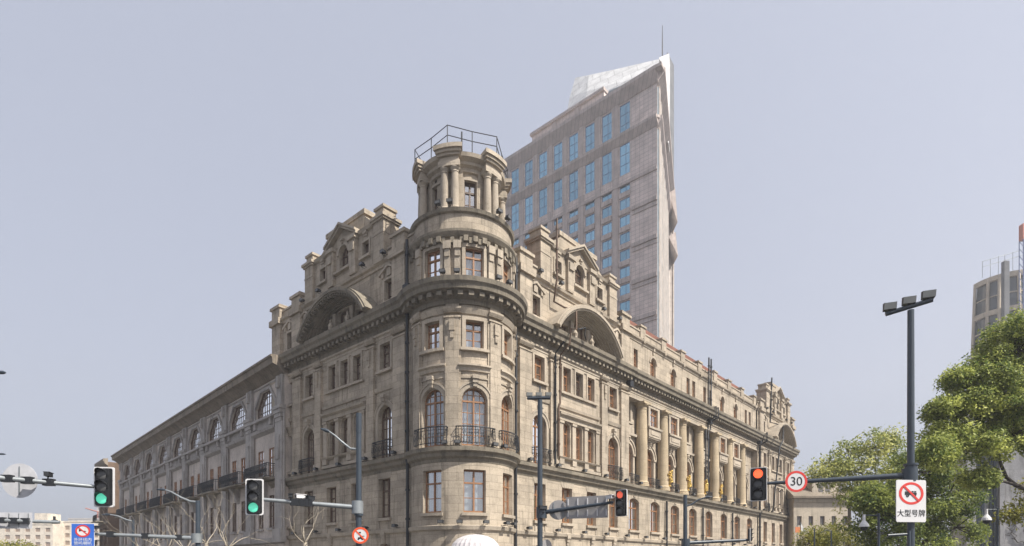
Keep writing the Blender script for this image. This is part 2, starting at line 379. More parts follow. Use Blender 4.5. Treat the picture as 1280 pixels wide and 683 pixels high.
# ---------------------------------------------------------------- windows (cached meshes, one object each)
WC = {}
def window_meshes(w, h, kind, style):
    key = (round(w, 2), round(h, 2), kind, style)
    if key in WC: return WC[key]
    fr, pn, cu = MB(), MB(), MB()
    LF = Face((0, 0), (1, 0), (0, -1))
    pr = profile(-w / 2, w / 2, 0, h, kind); spring = pr[0][1]
    b = 0.075
    inner = [(p[0] * (1 - 2 * b / w), max(0.1, p[1] - b * (0.6 if kind != 'rect' else 1))) for p in pr]
    n0, n1 = -0.04, 0.06
    for p, q, pi, qi in zip(pr, pr[1:], inner, inner[1:]):
        fr.fq(LF, [(pi[0], pi[1], n1), (qi[0], qi[1], n1), (q[0], q[1], n1), (p[0], p[1], n1)])
        fr.fq(LF, [(pi[0], pi[1], n0), (qi[0], qi[1], n0), (qi[0], qi[1], n1), (pi[0], pi[1], n1)])
    fr.box(LF, -w / 2, -w / 2 + b, 0, spring, n0, n1); fr.box(LF, w / 2 - b, w / 2, 0, spring, n0, n1)
    fr.box(LF, -w / 2 + b, w / 2 - b, 0, 0.12, n0, n1)
    tr = {'arch': spring, 'hex': spring}.get(kind, h * 0.70)
    top = lambda x: np.interp(x, [p[0] for p in inner], [p[1] for p in inner])
    if style == 'grid':                                       # many small panes
        k = max(3, int(round(w / 0.42)))
        for i in range(1, k): x = -w / 2 + w * i / k; fr.box(LF, x - 0.018, x + 0.018, 0.12, top(x), n0, 0.03)
        z = 0.12
        while z < h - 0.45:
            z += 0.55; xx = w / 2 - b
            while xx > 0.1 and top(xx) < z: xx -= 0.04
            fr.box(LF, -xx, xx, z - 0.022, z + 0.022, n0, 0.025)
    else:
        fr.box(LF, -0.045, 0.045, 0.12, top(0) + 0.02, n0, 0.055)
        if h > 1.5: fr.box(LF, -w / 2 + b, w / 2 - b, tr - 0.045, tr + 0.045, n0, 0.065)
        if style == 'bars':
            for sg in (-1, 1):
                x = sg * (w / 4 - 0.01); fr.box(LF, x - 0.018, x + 0.018, 0.12, top(x), n0, 0.02)
            for t in (0.25, 0.5, 0.75):
                fr.box(LF, -w / 2 + b, w / 2 - b, tr * t - 0.018, tr * t + 0.018, n0, 0.022)
            if kind == 'arch': fr.box(LF, -w * 0.40, w * 0.40, spring + w * 0.24, spring + w * 0.24 + 0.036, n0, 0.022)
        else:
            fr.box(LF, -w / 2 + b, w / 2 - b, tr * 0.5 - 0.02, tr * 0.5 + 0.02, n0, 0.03)
    pn.fq(LF, [(p[0] * 0.995, p[1] - 0.01, 0.0) for p in pr] + [(w / 2 * 0.995, 0.02, 0.0), (-w / 2 * 0.995, 0.02, 0.0)])
    # drawn curtains with folds, a gap between the halves
    for sg in (-1, 1):
        k = 9
        for i in range(k):
            xa, xb = [sg * (0.07 + (w / 2 - 0.12) * j / k) for j in (i, i + 1)]
            ya, yb = [-0.20 - 0.05 * (j % 2) for j in (i, i + 1)]
            za, zb = top(xa) - 0.03, top(xb) - 0.03
            cu.fq(LF, [(xa, 0.05, ya), (xb, 0.05, yb), (xb, zb, yb), (xa, za, ya)])
    fm = fr.mesh('window', 'wood'); fd = fr.mesh('window', 'wood_dark'); pm = pn.mesh('pane', 'pane')
    c1 = cu.mesh('curtain', 'curtain'); c2 = cu.mesh('curtain', 'curtain_tan')
    WC[key] = (fm, fd, pm, c1, c2); return WC[key]
wr = random.Random(3)
def window(F, u, z, w, h, n, parent, kind='rect', style='plain', name='window', dark=False, curtain=None):
    fm, fd, pm, c1, c2 = window_meshes(w, h, kind, style)
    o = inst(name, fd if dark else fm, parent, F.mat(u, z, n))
    p = inst('pane', pm, o)
    if curtain is None: curtain = wr.choice([0, 0, 0, 1, 2] if dark else [0, 0, 1, 1, 2])
    if curtain: inst('curtain', c1 if curtain == 1 else c2, o)
    return o

def balcony(F, uc, w, z, n0, proud, parent, h=0.95, slab=True, name='balcony', bow=0.12, bar=0.014):
    """iron balcony rail between two returns; the slab is the part, the rail its child"""
    o = None
    if slab:
        b = MB(); b.box(F, uc - w / 2, uc + w / 2, z - 0.12, z, n0, n0 + proud + 0.08); o = b.build(name, 'soot', parent)
    r = MB()
    k = max(6, int(w / 0.13))
    path = [(uc - w / 2, n0)] + [(uc - w / 2 + w * i / 10, n0 + proud * (0.86 + bow * math.sin(PI * i / 10) / 0.86)) for i in range(11)] + [(uc + w / 2, n0)]
    for zz, rr in ((z + h, 0.035), (z + 0.08, 0.025), (z + h - 0.16, 0.018)):
        r.tube([F.P(a, zz, b) for a, b in path], rr, 5)
    for i in range(k + 1):
        a = uc - w / 2 + w * i / k; t = (a - uc + w / 2) / w
        nn = n0 + proud * (0.86 + bow * math.sin(PI * t) / 0.86)
        r.tube([F.P(a, z + 0.08, nn), F.P(a, z + h * 0.35, nn + 0.06), F.P(a, z + h, nn)], bar, 4, cap=False)
        if i < k and i % 2 == 0:                              # scrolls
            c = a + w / k / 2
            r.tube([F.P(c + 0.085 * math.cos(q), z + h * 0.5 + 0.15 * math.sin(q), nn + 0.02) for q in np.linspace(0, 2 * PI, 9)], bar, 4, cap=False)
    for sg in (-1, 1):
        for t in (0.35, 0.7):
            a = uc + sg * w / 2; r.tube([F.P(a, z + 0.08, n0 + proud * t), F.P(a, z + h, n0 + proud * t)], bar, 4, cap=False)
    return r.build('railing' if o else name, 'iron', o or parent) if not o else (r.build('railing', 'iron', o), o)[1]

FL = None
def floodlight(F, u, z, n, parent, tilt=0.0):
    global FL
    if FL is None:
        b = MB(); b.lbox(-0.17, 0.17, -0.50, -0.28, 0.06, 0.24); b.lbox(-0.20, 0.20, -0.53, -0.50, 0.04, 0.26)
        b.tube([(-0.13, 0, 0), (-0.13, -0.36, 0), (-0.13, -0.40, 0.12)], 0.018, 5); b.tube([(0.13, 0, 0), (0.13, -0.36, 0), (0.13, -0.40, 0.12)], 0.018, 5)
        b.lbox(-0.10, 0.10, -0.30, -0.16, 0.10, 0.20)
        l = MB(); l.lbox(-0.16, 0.16, -0.536, -0.531, 0.07, 0.23)
        for m_ in (b, l): m_.v = [(x * 0.85, y * 0.85, z * 0.85) for x, y, z in m_.v]
        FL = b.mesh('floodlight', 'iron'), l.mesh('lamp_glass', 'lens_off')
    o = inst('floodlight', FL[0], parent, F.mat(u, z, n) @ Matrix.Rotation(tilt, 4, 'Z'))
    inst('lamp_glass', FL[1], o); return o

# ================================================================ GROUND
b = MB(); b.poly([(-2500, -800, 0), (2500, -800, 0), (2500, 3000, 0), (-2500, 3000, 0)]); tag(b.build('ground', 'asphalt'), kind='structure')
LW = Face(C2 - dR * 2.6, dL, -dR, -1)         # left wing front
RW = Face(C2 - dL * 1.55, dR, -dL, 1)         # right wing front
def flat(F, u0, u1, n0, n1, z): return [F.P(u0, z, n0), F.P(u1, z, n0), F.P(u1, z, n1), F.P(u0, z, n1)]
b = MB()
for F, u1 in ((LW, 90), (RW, 90)):
    b.box(F, -5.0 if F is LW else -6.1, u1, 0, 0.13, -1.0, 4.6)
    b.box(F, 5, u1, 0.0, 0.13, 16.5, 21.0)
tag(b.build('pavement', 'paving'), kind='structure')
b = MB()
for F, lo in ((LW, -5.0), (RW, -6.1)):
    b.box(F, lo, 90, 0, 0.15, 4.603, 4.75); b.box(F, 5, 90, 0, 0.15, 16.35, 16.497)
tag(b.build('kerb', 'kerb'), kind='structure')
b = MB()
for F in (LW, RW):
    for i in range(14): b.poly(flat(F, 10 + i * 6, 13 + i * 6, 10.45, 10.6, 0.004))
    for i in range(10): b.poly(flat(F, 3, 6, 5.6 + i * 1.05, 6.05 + i * 1.05, 0.004))
tag(b.build('road_marking', 'paint'), kind='structure')

# ================================================================ CORNER BUILDING
B = thing('corner_building', (CX, CY, 0), 'weathered beige stone corner block with round turret, gables and arched hoods on two fronts', 'building')
R0 = 3.0
TW = Cyl(C2, R0)
deg = lambda a, R=R0: rad(a) * R
BELT = [(0, 7.30), (0.10, 7.34), (0.14, 7.50), (0.30, 7.62), (0.34, 7.80), (0.50, 7.90), (0.52, 8.12), (0.0, 8.22)]
CORN = [(0, 15.98), (0.10, 16.0), (0.12, 16.22), (0.30, 16.32), (0.36, 16.52), (0.74, 16.58), (0.78, 16.80), (0.90, 16.92), (0.94, 17.16), (0.0, 17.30)]
ARCH = [(0, 15.42), (0.06, 15.44), (0.06, 15.58), (0.10, 15.60), (0.10, 15.74), (0.20, 15.80), (0.20, 15.92), (0, 15.94)]
ATT = [(0, 20.0), (0.06, 20.03), (0.08, 20.18), (0.22, 20.26), (0.26, 20.40), (0, 20.46)]
wall = MB(); trim = MB(); soot = MB(); belt = MB()
def flush(w='wall', t='stone_trim', c='cornice'):
    global wall, trim, soot, belt
    for m_, nm, mt in ((wall, w, 'stone'), (trim, t, 'stone_plain'), (soot, c, 'soot'), (belt, 'belt_course', 'soot')):
        if m_.v: m_.build(nm, mt, B)
    wall, trim, soot, belt = MB(), MB(), MB(), MB()

def pilaster(F, u, w, z0=8.22, z1=15.98, n=0.20, drop=False, strips=False):
    pil = MB()
    pil.box(F, u - w / 2, u + w / 2, z0 + 0.5, z1 - 0.75, 0, n)
    pil.box(F, u - w / 2 - 0.07, u + w / 2 + 0.07, z0, z0 + 0.5, 0, n + 0.07)
    pil.sweep(F, u - w / 2 - 0.10, u + w / 2 + 0.10, [(0, z1 - 0.78), (n + 0.05, z1 - 0.75), (n + 0.05, z1 - 0.66), (n, z1 - 0.64)])
    pil.sweep(F, u - w / 2 - 0.12, u + w / 2 + 0.12, [(0, z1 - 0.5), (n + 0.04, z1 - 0.48), (n + 0.14, z1 - 0.3), (n + 0.14, z1 - 0.2), (0, z1 - 0.2)])
    pil.box(F, u - w / 2, u + w / 2, z1 - 0.2, z1, 0, n)
    if drop: pil.box(F, u - 0.14, u + 0.14, 14.5, 15.1, n, n + 0.12); pil.box(F, u - 0.09, u + 0.09, 14.1, 14.5, n, n + 0.08)
    if strips: pil.box(F, u - 0.47, u - 0.361, 8.7, 15.2, 0, 0.07); pil.box(F, u + 0.361, u + 0.47, 8.7, 15.2, 0, 0.07)
    pil.build('pilaster', 'stone', B)
def frame_rect(F, u0, u1, z0, z1, t=0.16, n=0.06, sill=True, win=None):
    trim = MB()
    trim.box(F, u0 - t, u0, z0, z1 + t, 0, n); trim.box(F, u1, u1 + t, z0, z1 + t, 0, n); trim.box(F, u0, u1, z1, z1 + t, 0, n)
    if sill: trim.box(F, u0 - t - 0.08, u1 + t + 0.08, z0 - 0.16, z0, 0, n + 0.14)
    trim.build('stone_surround', 'stone_plain', win)
def keystone(F, u, z, w=0.34, h=0.62, n=0.24, m=None):
    trim = m
    for k in range(3): trim.box(F, u - w / 2 + 0.035 * k, u + w / 2 - 0.035 * k, z + h * (2 - k) / 3, z + h * (3 - k) / 3 - 0.002, 0, n - 0.06 * k)
def voussoirs(F, u, w, z, h=0.36, k=5, m=None):
    trim = m
    for i in range(k):
        a, c = -0.5 + i / k, -0.5 + (i + 1) / k; g = 0.012
        q = [(u + w * a + g, z, 0.03), (u + w * c - g, z, 0.03), (u + w * c * 1.3 - g, z + h, 0.03), (u + w * a * 1.3 + g, z + h, 0.03)]
        trim.fq(F, q); trim.fq(F, [q[0], q[1], (q[1][0], z, 0), (q[0][0], z, 0)])
def arch_surround(F, uc, r, zs, z0, win):
    q = MB(); q.ring(F, uc, zs, r + 0.02, r + 0.24, 0, 0.07); q.ring(F, uc, zs, r + 0.24, r + 0.34, 0, 0.12)
    for sg in (-1, 1): q.box(F, uc + sg * (r + 0.14) - 0.12, uc + sg * (r + 0.14) + 0.12, z0, zs, 0, 0.07)
    keystone(F, uc, zs + r + 0.03, 0.36, 0.62, 0.30, q); q.build('stone_surround', 'stone_plain', win)
def moulding(F, u0, u1, prof, name): q = MB(); q.sweep(F, u0, u1, prof); return q.build(name, 'stone_plain', B)
def dentils(F, u0, u1, z0, z1, n0, n1, pitch=0.5, w=0.24):
    k = int((u1 - u0) / pitch); e = (u1 - u0 - k * pitch) / 2
    for i in range(k): a = u0 + e + pitch * (i + 0.5); soot.box(F, a - w / 2, a + w / 2, z0, z1, n0, n1)

def wing(F, c, lo, hi, extra=None):
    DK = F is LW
    first = [(c + o - 0.6, c + o + 0.6, 4.55, 6.98, 'rect') for o in (-4.5, -1.5, 1.5, 4.5)]
    archs = [(c + o - 0.7, c + o + 0.7, 8.25, 11.45, 'arch') for o in (-4.5, 4.5)]
    trip2 = [(c + o - 0.42, c + o + 0.42, 9.15, 11.5, 'seg') for o in (-1.48, 0, 1.48)]
    third = [(c + o - 0.52, c + o + 0.52, 13.65, 15.30, 'rect') for o in (-4.5, 4.5)]
    trip3 = [(c + o - 0.44, c + o + 0.44, 13.65, 15.30, 'rect') for o in (-1.48, 0, 1.48)]
    attic = [(c + o - 0.5, c + o + 0.5, 17.75, 19.1, 'rect') for o in (-4.95, 4.95)]
    lun = [(c + o - hw, c + o + hw, 17.35, zt, 'rect') for o, hw, zt in ((-1.85, 0.62, 18.25), (0, 0.80, 18.72), (1.85, 0.62, 18.25))]
    if extra:
        first.append((extra - 0.55, extra + 0.55, 4.55, 6.98, 'rect')); archs.append((extra - 0.55, extra + 0.55, 8.6, 11.3, 'arch'))
        third.append((extra - 0.5, extra + 0.5, 13.65, 15.30, 'rect')); attic.append((extra - 0.45, extra + 0.45, 17.75, 19.1, 'rect'))
    shops = [(c + o - 1.0, c + o + 1.0, 0.13, 3.0, 'arch') for o in (-4.5, -1.5, 1.5, 4.5)]
    wall.wall(F, lo, hi, 0, 7.32, first + shops, 0.08, 0.42)
    wall.wall(F, lo, hi, 7.32, 17.2, archs + trip2 + third + trip3, 0.0, 0.40)
    wall.wall(F, lo, hi, 17.2, 20.95, attic + lun, -0.02, 0.36)
    for o in first:
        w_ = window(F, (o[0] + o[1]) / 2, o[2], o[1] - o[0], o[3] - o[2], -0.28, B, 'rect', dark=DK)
        q = MB(); q.box(F, o[0] - 0.12, o[1] + 0.12, 4.38, 4.55, 0.08, 0.24); q.box(F, o[0], o[0] + 0.14, 3.9, 4.38, 0.08, 0.12); q.box(F, o[1] - 0.14, o[1], 3.9, 4.38, 0.08, 0.12); q.build('stone_sill', 'stone_plain', w_)
        q = MB(); voussoirs(F.shift(0.08), (o[0] + o[1]) / 2, 1.2, 6.98, m=q); q.build('flat_arch', 'stone_plain', w_)
    for o in shops:
        w_ = window(F, (o[0] + o[1]) / 2, 0.13, 2.0, 2.87, -0.3, B, 'arch', name='shop_window', dark=True, curtain=0)
        q = MB(); keystone(F.shift(0.08), (o[0] + o[1]) / 2, 3.02, 0.4, 0.7, 0.2, q); q.build('keystone', 'stone_plain', w_)
    for o in archs:
        uc = (o[0] + o[1]) / 2; r = (o[1] - o[0]) / 2
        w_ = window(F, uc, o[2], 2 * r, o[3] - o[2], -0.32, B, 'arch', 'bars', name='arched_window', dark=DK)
        arch_surround(F, uc, r, o[3] - r, 8.24, w_)
        if o[2] < 8.5: balcony(F, uc, 1.75, 8.26, 0.0, 0.42, B, slab=False)
        else: q = MB(); q.box(F, o[0] - 0.2, o[1] + 0.2, o[2] - 0.18, o[2], 0, 0.2); q.build('stone_sill', 'stone_plain', w_)
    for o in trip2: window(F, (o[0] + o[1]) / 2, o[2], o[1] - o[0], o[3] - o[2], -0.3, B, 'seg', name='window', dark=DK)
    for o in (-2.22, -0.74, 0.74, 2.22):
        q = MB(); q.box(F, c + o - 0.2, c + o + 0.2, 9.05, 11.5, 0, 0.14); q.box(F, c + o - 0.25, c + o + 0.25, 11.36, 11.52, 0, 0.2)
        q.box(F, c + o - 0.25, c + o + 0.25, 8.55, 9.05, 0, 0.2); q.build('window_pier', 'stone_plain', B)
    moulding(F, c - 2.55, c + 2.55, [(0, 11.55), (0.16, 11.57), (0.16, 11.8), (0.34, 11.92), (0.36, 12.05), (0, 12.14)], 'entablature')
    moulding(F, c - 2.5, c + 2.5, [(0, 8.85), (0.22, 8.95), (0.28, 9.05), (0, 9.1)], 'stone_sill')
    moulding(F, c - 2.6, c + 2.6, [(0, 8.3), (0.18, 8.3), (0.18, 8.5), (0, 8.5)], 'plinth')
    moulding(F, c - 2.6, c + 2.6, [(0, 12.4), (0.10, 12.42), (0.14, 12.6), (0, 12.64)], 'string_course')
    moulding(F, c - 2.25, c + 2.25, [(0, 13.42), (0.16, 13.42), (0.16, 13.58), (0, 13.58)], 'stone_sill')
    for o in third + trip3:
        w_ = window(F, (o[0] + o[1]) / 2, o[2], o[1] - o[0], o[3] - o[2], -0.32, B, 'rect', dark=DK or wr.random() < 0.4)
        frame_rect(F, o[0], o[1], o[2], o[3], 0.14 if o in trip3 else 0.18, sill=o in third, win=w_)
    for o in third: moulding(F, (o[0] + o[1]) / 2 - 1.0, (o[0] + o[1]) / 2 + 1.0, [(0, 12.36), (0.08, 12.38), (0.16, 12.62), (0, 12.66)], 'string_course')
    for o in (-3.1, 3.1): pilaster(F, c + o, 0.78, drop=True)
    for o in (-6.05, 6.05): pilaster(F, c + o, 1.15)
    if extra: pilaster(F, hi - 0.5 if F is LW else lo + 0.5, 0.9)
    moulding(F, lo, hi, ARCH, 'architrave'); belt.sweep(F, lo, hi, BELT)
    soot.sweep(F, lo, hi, CORN); dentils(F, lo, hi, 16.28, 16.52, 0.13, 0.60)
    moulding(F, lo, hi, [(0.08, 3.55), (0.22, 3.62), (0.26, 3.82), (0.08, 3.88)], 'plinth_course')
    # attic storey
    for o in attic:
        uc = (o[0] + o[1]) / 2
        w_ = window(F, uc, o[2], o[1] - o[0], o[3] - o[2], -0.3, B, 'rect', name='attic_window', dark=True)
        frame_rect(F, o[0], o[1], o[2], o[3], 0.16, win=w_)
        q = MB()
        for sg in (-1, 1): q.box(F, uc + sg * 0.62 - 0.09, uc + sg * 0.62 + 0.09, 19.26, 19.6, 0, 0.14)
        for sg in (-1, 1):                                    # little pediment
            q.fq(F, [(uc + sg * 0.9, 19.58, 0.2), (uc, 20.0, 0.2), (uc, 19.84, 0.2), (uc + sg * 0.9, 19.42, 0.2)])
            q.fq(F, [(uc + sg * 0.9, 19.58, 0.2), (uc, 20.0, 0.2), (uc, 20.0, 0), (uc + sg * 0.9, 19.58, 0)])
            q.fq(F, [(uc + sg * 0.9, 19.42, 0.2), (uc, 19.84, 0.2), (uc, 19.84, 0), (uc + sg * 0.9, 19.42, 0)])
        q.box(F, uc - 0.2, uc + 0.2, 19.3, 19.78, 0, 0.12); q.build('pediment', 'stone_plain', w_)
    moulding(F, lo, hi, ATT, 'attic_cornice')
    trim.box(F, lo, hi, 20.951, 21.08, -0.5, 0.05)
    wall.fq(F, [(lo, 20.95, -0.4), (hi, 20.95, -0.4), (hi, 17.2, -0.4), (lo, 17.2, -0.4)])
    piers = [c - 6.05, c + 6.05] + ([extra + 1.85 if F is LW else extra - 1.85] if extra else [])
    for u in piers:
        q = MB(); q.box(F, u - 0.62, u + 0.62, 17.25, 21.25, -0.6, 0.24, True); q.box(F, u - 0.75, u + 0.75, 20.0, 20.44, -0.61, 0.42, True)
        q.box(F, u - 0.72, u + 0.72, 21.252, 21.45, -0.62, 0.36, True); q.box(F, u - 0.5, u + 0.5, 21.452, 21.6, -0.5, 0.2, True)
        q.build('parapet_pier', 'stone', B)
    flush()
    # segmental arched hood
    zc, r = 14.72, 4.86; a = math.acos((17.28 - zc) / r) ; a0, a1 = PI / 2 - a, PI / 2 + a
    h = MB()
    for ra, rb, nn in ((0.0, 0.10, 1.22), (0.10, 0.28, 1.32), (0.28, 0.38, 1.24), (0.38, 0.44, 1.06), (0.44, 0.50, 0.88), (0.50, 0.56, 0.70), (0.56, 0.62, 0.52), (0.62, 0.68, 0.34), (0.68, 0.74, 0.16)):
        h.ring(F, c, zc, r - rb, r - ra, -0.019, nn, a0, a1, 32)
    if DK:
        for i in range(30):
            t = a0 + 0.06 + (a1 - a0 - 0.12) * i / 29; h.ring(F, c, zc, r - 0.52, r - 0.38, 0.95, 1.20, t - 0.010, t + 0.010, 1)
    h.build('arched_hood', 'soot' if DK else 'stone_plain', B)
    for o in lun:
        uc = (o[0] + o[1]) / 2; window(F, uc, o[2], o[1] - o[0], o[3] - o[2], -0.3, B, 'rect', name='lunette_window', dark=True, curtain=2)
    for o in (-1.02, 1.02):
        q = MB(); q.box(F, c + o - 0.18, c + o + 0.18, 17.3, 18.62, 0, 0.18); q.build('window_pier', 'stone_plain', B)
        q = MB(); q.lathe(F.P(c + o, 0, 0.42), [(0.0, 17.3), (0.2, 17.3), (0.14, 17.5), (0.2, 17.7), (0.06, 17.95), (0.1, 18.1), (0, 18.2)], 8); q.build('stone_urn', 'stone_plain', B)
    flush('tympanum', 'lunette_trim')
    # gable
    cen = [(c - 0.52, c + 0.52, 21.35, 22.9, 'arch')]; sm = [(c + o - 0.36, c + o + 0.36, 21.3, 22.25, 'rect') for o in (-2.55, 2.55)]
    wall.wall(F, c - 4.3, c + 4.3, 20.45, 22.95, cen + sm, 0.06, 0.4)
    wall.fq(F, [(c - 4.3, 20.45, -0.9), (c + 4.3, 20.45, -0.9), (c + 4.3, 22.95, -0.9), (c - 4.3, 22.95, -0.9)])
    for u in (c - 4.3, c + 4.3): wall.fq(F, [(u, 20.45, 0.06), (u, 22.95, 0.06), (u, 22.95, -0.9), (u, 20.45, -0.9)])
    for k_, (hw, z0, z1) in enumerate(((4.2, 22.95, 23.12), (2.15, 23.12, 24.2), (2.3, 24.2, 24.5))): wall.box(F, c - hw, c + hw, z0, z1, -0.85, 0.0 - 0.04 * k_ if k_ < 2 else 0.04, True)
    for sg in (-1, 1):                                        # curved shoulders
        pts = [(c + sg * (2.15 + 1.5 * t), 24.1 - 0.85 * math.sin(t * PI / 2), 0) for t in np.linspace(0, 1, 7)]
        for p, q in zip(pts, pts[1:]):
            wall.fq(F, [(p[0], 23.1, -0.07), (q[0], 23.1, -0.07), (q[0], q[1], -0.07), (p[0], p[1], -0.07)])
            wall.fq(F, [(p[0], p[1], -0.07), (q[0], q[1], -0.07), (q[0], q[1], -0.5), (p[0], p[1], -0.5)])
    for sg in (-1, 1):
        u = c + sg * 4.15
        wall.box(F, u - 0.52, u + 0.52, 20.3, 22.8, -0.9, 0.28, True); trim.box(F, u - 0.55, u + 0.55, 22.0, 22.1, -0.4, 0.31)
        trim.box(F, u - 0.62, u + 0.62, 22.802, 22.92, -0.95, 0.38, True); trim.box(F, u - 0.70, u + 0.70, 22.92, 23.1, -1.0, 0.46, True)
        wall.box(F, u - 0.42, u + 0.42, 23.1, 23.58, -0.75, 0.20, True); trim.box(F, u - 0.50, u + 0.50, 23.58, 23.74, -0.8, 0.28, True)
        u = c + sg * 1.32
        wall.box(F, u - 0.34, u + 0.34, 20.5, 22.75, 0.06, 0.30); trim.box(F, u - 0.42, u + 0.42, 22.75, 23.0, 0.06, 0.42); trim.box(F, u - 0.26, u + 0.26, 22.0, 22.5, 0.30, 0.40)
        # raking pediment
        p0, p1 = (c + sg * 1.85, 23.02), (c, 24.05)
        for n1, d0, d1 in ((0.50, 0.10, 0.26), (0.40, -0.06, 0.10)):
            q = [(p0[0], p0[1] + d0, n1), (p1[0], p1[1] + d0, n1), (p1[0], p1[1] + d1, n1), (p0[0], p0[1] + d1, n1)]
            trim.fq(F, q); trim.fq(F, [q[3], q[2], (q[2][0], q[2][1], 0), (q[3][0], q[3][1], 0)]); trim.fq(F, [q[0], q[1], (q[1][0], q[1][1], 0), (q[0][0], q[0][1], 0)])
            trim.fq(F, [q[0], q[3], (q[3][0], q[3][1], 0), (q[0][0], q[0][1], 0)])
        wall.fq(F, [(c + sg * 1.85, 23.0, 0.1), (c, 23.0, 0.1), (c, 24.1, 0.1), (c + sg * 1.85, 23.05, 0.1)])
        trim.sweep(F, *sorted((c + sg * 1.9, c + sg * 3.55)), [(0.06, 22.82), (0.2, 22.88), (0.28, 23.06), (0, 23.10)])
    trim.ring(F, c, 22.38, 0.54, 0.74, 0.06, 0.16, 0, PI, 12); keystone(F.shift(0.06), c, 22.9, 0.26, 0.4, 0.22, trim)
    trim.box(F, c - 0.9, c + 0.9, 21.18, 21.34, 0.06, 0.28)
    window(F, c, 21.35, 1.04, 1.55, -0.24, B, 'arch', name='gable_window', dark=True)
    for o in sm:
        w_ = window(F, (o[0] + o[1]) / 2, 21.3, 0.72, 0.95, -0.24, B, 'rect', name='gable_window', dark=True)
        frame_rect(F.shift(0.06), o[0], o[1], o[2], o[3], 0.12, win=w_); keystone(F.shift(0.06), (o[0] + o[1]) / 2, 22.4, 0.4, 0.45, 0.16, trim)
    flush('gable', 'gable_trim')
    for o in (-4.6, -2.5, 2.5, 4.6): floodlight(F, c + o * 1.05, 20.5, 0.1, B)
    for o in (-6.0, -3.0, 0.1, 3.0, 6.0): floodlight(F, c + o, 3.88, 0.1, B); floodlight(F, c + o * 0.98, 8.22, 0.1, B)
    floodlight(F, c + 4.3, 17.3, 0.5, B)

wing(LW, 8.6, 1.3, 18.4, extra=15.85)
wing(RW, 9.9, 2.4, 16.6)
wing(RW, 53.4, 46.4, 60.2)

flush()
# ---- colonnaded middle of the right front
MF = RW.shift(-0.06)
m0, m1 = 16.6, 46.4
bays = [17.62] + [21.18 + 3.76 * i for i in range(6)] + [43.75]
colu = [19.3 + 3.76 * i for i in range(7)]
first = [(u - 0.82, u + 0.82, 4.5, 7.1, 'seg') for u in bays]
shops = [(u - 1.1, u + 1.1, 0.13, 3.0, 'arch') for u in bays[1:]]
wall.wall(MF, m0, m1, 0, 7.32, first + shops, 0.08, 0.42)
for o in first:
    uc = (o[0] + o[1]) / 2
    w_ = window(MF, uc, 4.5, 1.64, 2.6, -0.24, B, 'seg')
    q = MB(); q.box(MF, o[0] - 0.1, o[1] + 0.1, 4.33, 4.5, 0.08, 0.24); q.box(MF, o[0], o[0] + 0.16, 3.9, 4.33, 0.08, 0.14); q.box(MF, o[1] - 0.16, o[1], 3.9, 4.33, 0.08, 0.14); q.build('stone_sill', 'stone_plain', w_)
    q = MB(); keystone(MF.shift(0.05), uc, 7.06, 0.3, 0.24, 0.1, q); q.build('keystone', 'stone_plain', w_)
for o in shops: window(MF, (o[0] + o[1]) / 2, 0.13, 2.2, 2.87, -0.3, B, 'arch', name='shop_window', dark=True, curtain=0)
belt.sweep(MF, m0, m1, BELT); moulding(MF, m0, m1, [(0.08, 3.55), (0.22, 3.62), (0.26, 3.82), (0.08, 3.88)], 'plinth_course')
BK = -0.62                                                     # back wall of the loggia
arch2 = [(u - 0.85, u + 0.85, 8.3, 11.7, 'arch') for u in bays]
up2 = [(u - 0.55, u + 0.55, 13.45, 15.05, 'rect') for u in bays]
wall.wall(MF, m0, m1, 8.2, 15.3, arch2 + up2, BK, 0.3)
wall.fq(MF, [(m0, 8.21, BK - 0.4), (m1, 8.21, BK - 0.4), (m1, 8.21, 0.02), (m0, 8.21, 0.02)])
for u in (m0, m1): wall.fq(MF, [(u, 8.2, BK - 0.3), (u, 15.3, BK - 0.3), (u, 15.3, 0.06), (u, 8.2, 0.06)])
